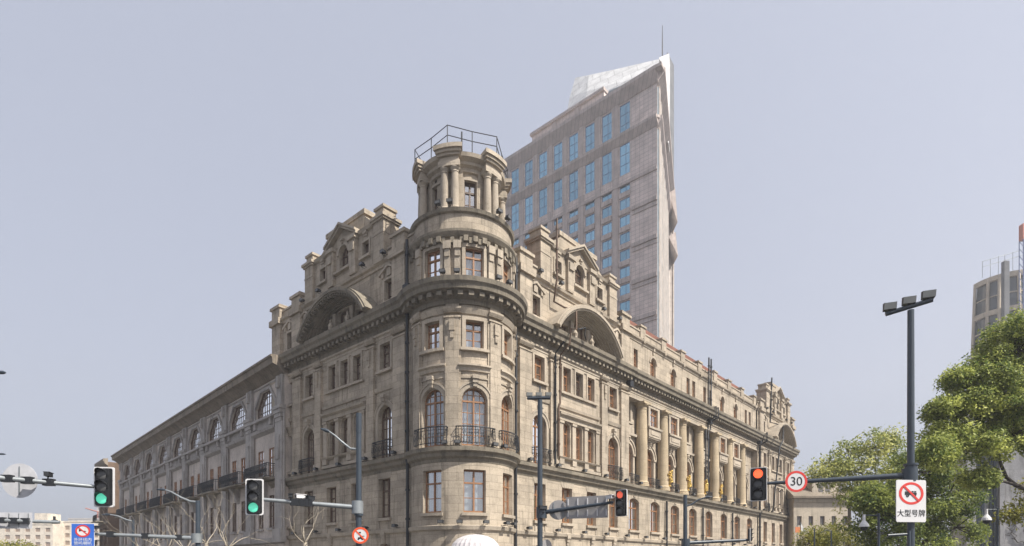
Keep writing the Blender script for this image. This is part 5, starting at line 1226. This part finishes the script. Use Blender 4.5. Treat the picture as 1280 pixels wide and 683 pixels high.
def flood_cluster(parent, x, y, z, wid, tilt, yaw=0.0, k_=1.0):
    """cross bar with three square floodlights"""
    q = MB(); c, s_ = math.cos(yaw), math.sin(yaw)
    e = [(x + c * wid / 2 * k, y + s_ * wid / 2 * k, z + tilt * k) for k in (-1, 1)]
    q.tube(e, 0.085, 4); q.build('cross_bar', 'pole', parent)
    for k in (-0.82, 0.0, 0.82):
        px, py, pz = x + c * wid / 2 * k, y + s_ * wid / 2 * k, z + tilt * k
        q = MB(); w_ = 0.24 * k_
        pts = [(-w_, -0.12, 0.12), (w_, -0.12, 0.12), (w_, 0.16, 0.12), (-w_, 0.16, 0.12), (-w_, -0.22, 0.42), (w_, -0.22, 0.42), (w_, 0.10, 0.52), (-w_, 0.10, 0.52)]
        pts = [(px + a * c - b2 * k_ * s_, py + a * s_ + b2 * k_ * c, pz + d * k_ * 0.85 + 0.02) for a, b2, d in pts]
        for f in ((3, 2, 6, 7), (0, 3, 7, 4), (1, 2, 6, 5), (4, 5, 6, 7), (0, 1, 2, 3)): q.poly([pts[i] for i in f])
        q.tube([(px, py, pz), (px, py, pz + 0.16)], 0.04, 6)
        h_ = q.build('floodlight', 'iron', parent)
        q = MB(); m = lambda i: pts[i]; q.poly([m(0), m(1), m(5), m(4)]); q.build('lamp_glass', 'lamp_glass', h_)
def round_sign(pos, r, yaw, label, name='road_sign'):
    o = thing(name, pos, label, 'sign'); o.rotation_euler = (0, 0, yaw); return o

# --- right hand mast with large plate sign and the 30 sign
YR = 21.0
base = at(1138.5, 0, YR)
m1_ = mast('traffic_mast', base, at(0, 388, YR)[2], 0.125, 'tall dark mast on the right carrying a long arm, a plate sign and three floodlights', 'mast')
a0_ = at(1137, 594.5, YR); a1_ = at(957, 604.5, YR + 1.6)
arm(m1_, a0_, a1_, 0.11, 0.06)
q = MB(); z_ = a0_[2]
q.tube([(base[0], base[1], z_ - 0.35), (base[0], base[1], z_ + 0.35)], 0.20, 12); q.tube([(base[0], base[1], z_ + 0.35), (base[0], base[1], z_ + 0.42)], 0.24, 12); q.build('collar', 'pole', m1_)
q = MB(); z_ = at(0, 668, YR)[2]; q.tube([(base[0] - 0.1, base[1] - 0.1, z_), (base[0] - 0.9, base[1] - 0.1, z_ - 0.05)], 0.05, 8); q.tube([(base[0] - 0.15, base[1] - 0.12, z_ + 0.12), (base[0] - 0.15, base[1] - 0.12, 0.2)], 0.06, 8); q.build('side_bracket', 'pole', m1_)
flood_cluster(m1_, *at(1136, 384, YR), 1.45, 0.15, rad(-20), 0.82)
traffic_light(at(948, 605.5, YR + 1.5), rad(-28), 'red', 'red traffic light at the end of the right hand arm beside the 30 sign', rim='grey', s=0.92)
o = round_sign(at(994, 602.5, YR + 1.0), 0.4, rad(-4), 'round red-ringed 30 speed limit sign hanging on the right hand arm')
q = MB(); q.disc((0, 0), 0.335, -0.10, -0.085); loc_mesh(q, 'face', 'white', o)
q = MB(); q.annulus((0, 0), 0.315, 0.40, -0.104, -0.08); loc_mesh(q, 'red_ring', 'sign_red', o)
q = MB(); q.disc((0, 0), 0.395, -0.084, -0.07); loc_mesh(q, 'back_plate', 'signback', o)
t_ = text_mesh('30', 0.46); t_.transform(Matrix.Translation((0, -0.106, -0.01))); t_.materials.append(M['black']); inst('lettering', t_, o)
q = MB(); q.lbox(-0.05, 0.05, -0.07, 0.05, -0.12, 0.12); loc_mesh(q, 'clamp', 'iron', o)
# plate sign
o = round_sign(at(1139, 626.5, YR - 0.25), 0.5, rad(5), 'white plate sign with red ring, truck symbol and four black characters on right mast')
q = MB(); W_, H_, r = 0.565, 0.75, 0.06
out = [(sx * (W_ - r) + r * math.cos(a), sz * (H_ - r) + r * math.sin(a)) for sx, sz, a0 in ((1, 1, 0), (-1, 1, PI / 2), (-1, -1, PI), (1, -1, 1.5 * PI)) for a in [a0 + PI / 2 * i / 4 for i in range(5)]]
q.poly([(x, 0, z) for x, z in out]); q.poly([(x, 0.03, z) for x, z in out])
for i in range(len(out)): a, b_ = out[i], out[(i + 1) % len(out)]; q.poly([(a[0], 0, a[1]), (b_[0], 0, b_[1]), (b_[0], .03, b_[1]), (a[0], .03, a[1])])
loc_mesh(q, 'plate', 'white', o)
q = MB(); zc = 0.27
for k in range(40):
    a, b_ = 2 * PI * k / 40, 2 * PI * (k + 1) / 40; e_ = lambda r, t: (r * 1.12 * math.cos(t), -0.006, zc + r * 0.95 * math.sin(t)); q.poly([e_(0.33, a), e_(0.42, a), e_(0.42, b_), e_(0.33, b_)])
loc_mesh(q, 'red_ring', 'sign_red', o)
q = MB(); q.lbox(-0.24, 0.20, -0.012, -0.005, zc - 0.05, zc + 0.03); q.lbox(-0.24, -0.10, -0.012, -0.005, zc + 0.03, zc + 0.07)
for x in (-0.06, 0.05, 0.15): q.lbox(x - 0.035, x + 0.035, -0.012, -0.005, zc + 0.045, zc + 0.085)
loc_mesh(q, 'truck_symbol', 'black', o)
q = MB()
for x in (-0.14, 0.13): q.annulus((x, zc - 0.08), 0.022, 0.052, -0.014, -0.006, 16)
loc_mesh(q, 'wheel_symbol', 'black', o)
q = MB(); d = 0.29; t0 = 0.035
q.poly([(-d - t0, -0.017, zc + d - t0), (-d + t0, -0.017, zc + d + t0 - 0.04), (d + t0, -0.017, zc - d + t0), (d - t0, -0.017, zc - d - t0 + 0.04)]); loc_mesh(q, 'slash', 'sign_red', o)
t_ = text_mesh('大型号牌', 0.27); t_.transform(Matrix.Translation((0, -0.006, -0.45))); t_.materials.append(M['black']); inst('lettering', t_, o)
q = MB(); q.lbox(-0.3, 0.3, 0.03, 0.1, 0.3, 0.36); q.lbox(-0.3, 0.3, 0.03, 0.1, -0.36, -0.3); loc_mesh(q, 'bracket', 'pole', o)

# --- centre mast
YM = 25.0; base = at(675, 0, YM)
m2_ = mast('traffic_mast', base, at(0, 500, YM)[2], 0.12, 'dark mast with lamp cluster on top and an arm carrying grey sign backs', 'mast')
flood_cluster(m2_, *at(673.5, 497.5, YM), 1.0, 0.02, rad(6), 0.52)
q = MB(); q.tube([(base[0], base[1], at(0, 500, YM)[2]), (base[0], base[1], at(0, 483, YM)[2])], 0.03, 6); q.build('finial', 'pole', m2_)
a0_ = at(677, 641, YM); a1_ = at(767, 628, YM - 1.2); arm(m2_, a0_, a1_, 0.10, 0.055)
traffic_light(at(776.5, 629, YM - 1.3), rad(-38), 'red', 'red traffic light facing left at the end of the arm of sign backs', rim='grey', s=0.84 * 0.92, red='lens_red_dim')
o = round_sign(at(698, 637.5, YM - 0.2), 0.4, rad(-6), 'round grey back of a road sign nearest the centre mast')
q = MB(); q.disc((0, 0), 0.42, 0.08, 0.10); loc_mesh(q, 'plate', 'signback', o)
q = MB()
for x in (-0.2, 0.2): q.lbox(x - 0.02, x + 0.02, 0.05, 0.08, -0.3, 0.3)
loc_mesh(q, 'rib', 'pole_light', o)
o = round_sign(at(732.5, 634, YM - 0.7), 0.8, rad(-22), 'long grey back of a rectangular direction sign on the centre arm')
q = MB(); q.poly([(-0.9, 0.09, -0.46), (0.9, 0.09, -0.46), (0.9, 0.09, 0.46), (-0.9, 0.09, 0.46)]); q.lbox(-0.9, 0.9, 0.092, 0.115, -0.46, 0.46); loc_mesh(q, 'plate', 'signback', o)
q = MB()
for x in (-0.8, -0.38, 0.04, 0.46, 0.84): q.lbox(x - 0.02, x + 0.02, 0.06, 0.088, -0.38, -0.1); q.lbox(x - 0.02, x + 0.02, 0.06, 0.088, 0.1, 0.38)
loc_mesh(q, 'rib', 'white', o)
o = round_sign(at(680.5, 683, YM + 0.1), 0.3, rad(40), 'small round grey sign back low on the centre mast')
q = MB(); q.disc((0.12, 0), 0.30, -0.02, 0.0); loc_mesh(q, 'plate', 'signback', o)
camera_box(at(762, 627, YM - 1.2), 'small white camera on the centre arm beside the red light', rad(30), white=True)
camera_box(at(679, 640, YM - 0.2), 'dark camera at the joint of the centre mast and its arm', rad(-60))

# --- left of centre mast with street lamp
YB = 22.0; base = at(448.5, 0, YB)
m3_ = mast('lamp_mast', base, at(0, 540, YB)[2], 0.115, 'dark mast left of the turret with thick top, curved lamp arm and traffic arm', 'mast')
q = MB(); q.tube([(base[0], base[1], at(0, 541, YB)[2]), (base[0], base[1], at(0, 517, YB)[2])], 0.11, 12); q.build('top_cylinder', 'pole', m3_)
q = MB(); q.tube([at(448, 562, YB), at(438, 561, YB), at(428, 553, YB), at(419, 545, YB), at(412, 540, YB), at(405, 537.5, YB)], [0.05, 0.045, 0.04, 0.035, 0.03, 0.03], 8); q.build('lamp_arm', 'pole_light', m3_)
q = MB(); q.tube([at(412, 540, YB), at(408, 538.5, YB), at(401, 536, YB)], [0.04, 0.075, 0.03], 8); q.build('lamp_head', 'pole', m3_)
a0_ = at(447, 634.5, YB); a1_ = at(327, 624.5, YB - 0.9); arm(m3_, a0_, a1_, 0.095, 0.065, 'pole_light')
clamps(m3_, a0_, a1_, (0.52, 0.56, 0.60, 0.66), 0.08)
q = MB(); q.tube([(base[0], base[1], at(0, 645, YB)[2]), (base[0], base[1], at(0, 627, YB)[2])], 0.17, 12); q.build('collar', 'pole', m3_)
traffic_light(at(318, 621.5, YB - 1.0), rad(8), 'green', 'green traffic light before the grey block, on the arm of the lamp mast', s=0.93)
camera_box(at(363, 626.5, YB - 0.6), 'leftmost dark camera on the lamp mast arm', rad(20)); camera_box(at(377, 627, YB - 0.5), 'white camera on the lamp mast arm between two dark ones', rad(-50), white=True); camera_box(at(388.5, 629, YB - 0.4), 'dark camera right of the white one on the lamp mast arm', rad(-20))
o = round_sign(at(450.5, 669.5, YB - 0.3), 0.3, 0, 'round orange-ringed prohibition sign with a slash low on the lamp mast')
q = MB(); q.disc((0, 0), 0.27, 0.0, 0.02); loc_mesh(q, 'face', 'white', o)
q = MB(); q.annulus((0, 0), 0.235, 0.31, -0.006, 0.02); loc_mesh(q, 'ring', 'sign_orange', o)
q = MB(); s2 = 0.17; q.poly([(-s2 - 0.02, -0.008, s2 - 0.02), (-s2 + 0.02, -0.008, s2 + 0.02), (s2 + 0.02, -0.008, -s2 + 0.02), (s2 - 0.02, -0.008, -s2 - 0.02)]); loc_mesh(q, 'slash', 'sign_orange', o)
q = MB(); q.lbox(-0.09, 0.09, -0.005, -0.001, -0.13, -0.07); q.lbox(-0.02, 0.05, -0.005, -0.001, -0.07, -0.01); q.lbox(0.03, 0.15, -0.005, -0.001, -0.04, -0.015); q.disc((-0.07, -0.14), 0.035, -0.006, -0.001, 12); q.disc((0.07, -0.14), 0.035, -0.006, -0.001, 12)
q.lbox(-0.06, 0.02, -0.005, -0.001, 0.08, 0.13); loc_mesh(q, 'machine_symbol', 'black', o)

# --- far left arms (their masts stand just outside the picture)
YL = 20.4
base = at(-60, 0, 18.4)
m4_ = mast('traffic_mast', base, 6.6, 0.12, 'dark mast at the far left whose arm carries the nearer green traffic light', 'mast')
a0_ = at(-58, 592.5, 18.45); a1_ = at(118, 608.5, YL); arm(m4_, a0_, a1_, 0.10, 0.065, 'pole_light')
clamps(m4_, a0_, a1_, (0.36, 0.50, 0.655), 0.075)
traffic_light(at(130, 609, YL), rad(6), 'green', 'nearer green traffic light at the left, end of the far left arm', s=1.0)
o = round_sign(at(21.5, 600.5, 19.6), 0.55, rad(3), 'pale round sign back on the far left arm')
q = MB(); q.disc((0, 0), 0.585, 0.10, 0.115, sx=1.0); loc_mesh(q, 'plate', 'signback_pale', o)
q = MB(); q.lbox(-0.02, 0.02, 0.08, 0.1, -0.48, 0.48); loc_mesh(q, 'rib', 'pole_light', o)
camera_box(at(60, 600, 19.7), 'small camera standing on the far left arm', rad(200))
base = at(-70, 0, 24.0)
m5_ = mast('traffic_mast', base, 4.6, 0.12, 'second dark mast at the far left carrying the lower arm', 'mast')
a0_ = at(-68, 648.5, 24.0); a1_ = at(75, 653, 25.5); arm(m5_, a0_, a1_, 0.10, 0.07, 'pole_light'); clamps(m5_, a0_, a1_, (0.47, 0.58, 0.69), 0.08)
q = MB(); p = at(68, 652.5, 25.5); q.tube([(p[0] - .1, p[1], p[2]), (p[0] + .12, p[1], p[2])], 0.09, 8); q.tube([(p[0], p[1], p[2]), (p[0], p[1], p[2] + 0.24)], 0.05, 6); q.build('arm_cap', 'iron', m5_)
o = round_sign(at(18, 650.5, 24.9), 0.6, rad(3), 'pale rectangular sign back on the lower far left arm')
q = MB(); q.lbox(-0.7, 0.64, 0.11, 0.13, -0.35, 0.34); loc_mesh(q, 'plate', 'signback_pale', o)
q = MB()
for x in (-0.3, 0.1, 0.5): q.lbox(x - 0.015, x + 0.015, 0.09, 0.108, -0.3, 0.3)
loc_mesh(q, 'rib', 'pole_light', o)

# --- gantry arm with the blue sign
YG = 30.0; base = at(247.5, 0, YG)
m6_ = mast('lamp_mast', base, at(0, 626, YG)[2], 0.13, 'lamp mast before the grey block whose long lower arm ends at the blue sign', 'mast')
q = MB(); q.tube([at(248, 628, YG), at(238, 627, YG), at(226, 622, YG), at(214, 615, YG), at(206, 612.5, YG), at(197, 612, YG)], [0.06, 0.055, 0.05, 0.04, 0.035, 0.03], 8); q.build('lamp_arm', 'pole_light', m6_)
q = MB(); q.tube([at(207, 612.6, YG), at(203, 612.1, YG), at(196, 612, YG)], [0.04, 0.07, 0.03], 8); q.build('lamp_head', 'pole', m6_)
a0_ = at(246, 673, YG); a1_ = at(116, 667.5, YG - 1.0); arm(m6_, a0_, a1_, 0.11, 0.075, 'pole_light'); clamps(m6_, a0_, a1_, (0.17, 0.5, 0.83), 0.09)
o = round_sign(at(103.5, 668.5, YG - 1.2), 0.5, rad(4), 'blue square no-honking sign with red ring and white characters at the lower left')
q = MB(); q.lbox(-0.53, 0.53, 0.0, 0.02, -0.56, 0.53); loc_mesh(q, 'plate', 'sign_blue', o)
q = MB(); q.lbox(-0.55, 0.55, 0.004, 0.018, -0.58, 0.55); loc_mesh(q, 'border', 'white', o)
q = MB()
def ell(r0, r1, y, zc, n_=36):
    e_ = lambda r, t: (r * 1.12 * math.cos(t), y, zc + r * 0.95 * math.sin(t))
    for k in range(n_):
        a, b2 = 2 * PI * k / n_, 2 * PI * (k + 1) / n_
        q.poly([e_(r0, a), e_(r1, a), e_(r1, b2), e_(r0, b2)]) if r0 > 0 else q.poly([(0, y, zc), e_(r1, a), e_(r1, b2)])
ell(0, 0.25, -0.004, 0.18); loc_mesh(q, 'white_disc', 'white', o); q = MB(); ell(0.24, 0.32, -0.008, 0.18); 
q.poly([(-0.24, -0.008, 0.34), (-0.19, -0.008, 0.38), (0.24, -0.008, 0.02), (0.19, -0.008, -0.02)]); loc_mesh(q, 'red_ring', 'sign_red', o)
q = MB(); q.poly([(-0.18, -0.006, 0.15), (-0.18, -0.006, 0.27), (-0.06, -0.006, 0.22), (0.16, -0.006, 0.17), (0.16, -0.006, 0.13), (-0.06, -0.006, 0.17)]); loc_mesh(q, 'horn_symbol', 'black', o)
for tx, zz in (('外环线内', -0.26), ('禁鸣喇叭', -0.44)):
    t_ = text_mesh(tx, 0.19); t_.transform(Matrix.Scale(1.12, 4, (1, 0, 0))); t_.transform(Matrix.Translation((0, -0.004, zz))); t_.materials.append(M['white']); inst('lettering', t_, o)
camera_box(at(120, 664, YG - 1.1), 'dark camera on the gantry arm just right of the blue sign', rad(60))
# next lamp further down the street
YH = 46.0; base = at(166.5, 0, YH)
o = mast('street_lamp', base, at(0, 650, YH)[2], 0.11, 'farther curved-arm street lamp at the far end of the grey block', 'street lamp')
q = MB(); q.tube([at(166, 652, YH), at(158, 650, YH), at(148, 645.5, YH), at(138, 643.5, YH), at(129, 643.5, YH)], [0.07, 0.065, 0.06, 0.05, 0.04], 8); q.build('lamp_arm', 'pole_light', o)
q = MB(); q.tube([at(138, 643.5, YH), at(133, 643.4, YH), at(127, 643.6, YH)], [0.05, 0.1, 0.04], 8); q.build('lamp_head', 'pole', o)
# lamp heads peeping in at the left edge
for py, YY, lab in ((465.5, 16.0, 'upper street lamp head poking in at the left edge'), (567.5, 30.0, 'lower street lamp head poking in at the left edge')):
    base = at(-70, 0, YY); zz = at(0, py, YY)[2]
    o = mast('street_lamp', base, zz - 0.4, 0.1, lab, 'street lamp')
    q = MB(); q.tube([(base[0], YY, zz - 0.45), (base[0] + 0.4, YY, zz - 0.1), at(-20, py, YY)], [0.07, 0.05, 0.04], 8); q.build('lamp_arm', 'pole', o)
    q = MB(); q.tube([at(-22, py, YY), at(-12, py, YY), at(4, py + 0.3, YY), at(7, py + 0.6, YY)], [0.04, 0.055, 0.05, 0.02], 8); q.build('lamp_head', 'pole', o)

# --- mast before the colonnade
YC = 34.0; base = at(856.5, 0, YC)
o = mast('lamp_mast', base, at(0, 619, YC)[2], 0.13, 'dark mast before the colonnade with small curved lamp arm and low cross arm', 'mast')
q = MB(); q.tube([at(857, 633, YC), at(864, 631, YC), at(873, 625, YC), at(882, 622, YC), at(889, 621, YC)], [0.05, 0.05, 0.045, 0.04, 0.03], 8); q.build('lamp_arm', 'pole', o)
q = MB(); q.tube([at(881, 622, YC), at(884, 621.5, YC), at(890, 621, YC)], [0.04, 0.08, 0.03], 8); q.build('lamp_head', 'pole', o)
arm(o, at(857, 679, YC), at(939, 675, YC + 0.8), 0.11, 0.08)
traffic_light(at(937.5, 669, YC + 0.7), rad(75), 'none', 'small dark traffic light edge-on at the end of the low arm before the colonnade', rim='grey', s=0.6)

# --- flagpole and flag near the end of the right front
p = at(1001, 0, 52)
o = thing('flagpole', (p[0], p[1], 0), 'slim grey flagpole with white flag at the end of the stone block', 'flagpole')
q = MB(); q.tube([(p[0], 52, 0), (p[0], 52, at(0, 653, 52)[2])], 0.05, 8); q.build('pole', 'pole_light', o)
q = MB(); k_ = 8
for i in range(k_):
    t0, t1 = i / k_, (i + 1) / k_; f = lambda t: (at(1001 + 9 * t, 653 + 15 * t, 52), at(1001 + 8.5 * t, 663 + 6.5 * t, 52)); w_ = lambda t: 0.1 * math.sin(6 * t)
    a, b_ = f(t0); c, d = f(t1); q.poly([(a[0], a[1] + w_(t0), a[2]), (c[0], c[1] + w_(t1), c[2]), (d[0], d[1] + w_(t1), d[2]), (b_[0], b_[1] + w_(t0), b_[2])])
q.build('flag', 'flag', o)
p = at(996.5, 0, 54)
o = thing('banner', (p[0], p[1], 0), 'small orange banner left of the white flag', 'banner')
q = MB(); q.tube([(p[0], 54, 0), (p[0], 54, at(0, 656, 54)[2])], 0.04, 6); q.build('pole', 'pole_light', o)
q = MB(); a, b_ = at(994, 659, 54), at(1000, 666, 54); q.lbox(a[0], b_[0], 53.95, 53.99, b_[2], a[2]); q.build('cloth', 'orange', o)
# --- lamp posts and dome cameras on the right
def dome_camera(px, py, Y, side, label, s=1.0):
    x, y, z = at(px, py, Y)
    o = thing('dome_camera_post', (x + side * 0.55, y, 0), label, 'camera', 'dome cameras on thin posts')
    q = MB(); q.tube([(x + side * 0.55, y, 0), (x + side * 0.55, y, z + 0.5)], 0.05, 8); q.tube([(x + side * 0.55, y, z + 0.42), (x, y, z + 0.42)], 0.03, 6); q.build('post', 'pole', o)
    q = MB(); q.lathe((x, y), [(0.05, z + 0.45), (0.06, z + 0.2), (0.17 * s, z + 0.05), (0.2 * s, z - 0.06), (0.15 * s, z - 0.06)], 16); q.build('housing', 'white', o)
    q = MB(); q.lathe((x, y), [(0.15 * s, z - 0.06), (0.14 * s, z - 0.14), (0.08 * s, z - 0.21), (0, z - 0.23)], 14); q.build('dome', 'black', o)
dome_camera(1080, 657, 24, 1.1, 'white dome camera hanging from a thin post left of the large plate sign')
dome_camera(1233, 649, 26, 0.9, 'grey dome camera before the concrete wall right of the dark tree')
for px, py, Y, lab in ((1018, 661, 46, 'thin dark street post before the low yellow-green tree, nearer the flag'), (1039, 664, 46, 'thin dark street post with curved arm before the low yellow-green tree')):
    p = at(px, py, Y); o = thing('street_post', (p[0], p[1], 0), lab, 'post', 'thin posts by the flag')
    q = MB(); q.tube([(p[0], p[1], 0), p], 0.055, 8); q.build('pole', 'pole', o)
    if px > 1030:
        q = MB(); q.tube([p, at(px - 6, py - 1.5, Y), at(px - 14, py + 3, Y)], [0.03, 0.03, 0.02], 6); q.build('arm', 'pole', o)
# ================================================================ AIR
q = MB(); q.lbox(-420, 420, -60, 470, -1.0, 150.0)
hz, hn, hl, hp = new_mat('thin_city_haze'); hn.remove(hp)
pv = hn.new('ShaderNodeVolumePrincipled'); pv.inputs['Color'].default_value = (0.88, 0.88, 0.92, 1); pv.inputs['Density'].default_value = 0.0010; pv.inputs['Anisotropy'].default_value = 0.3
hl.new(pv.outputs[0], hn['Material Output'].inputs['Volume'])
tag(q.build('haze', hz), kind='stuff')
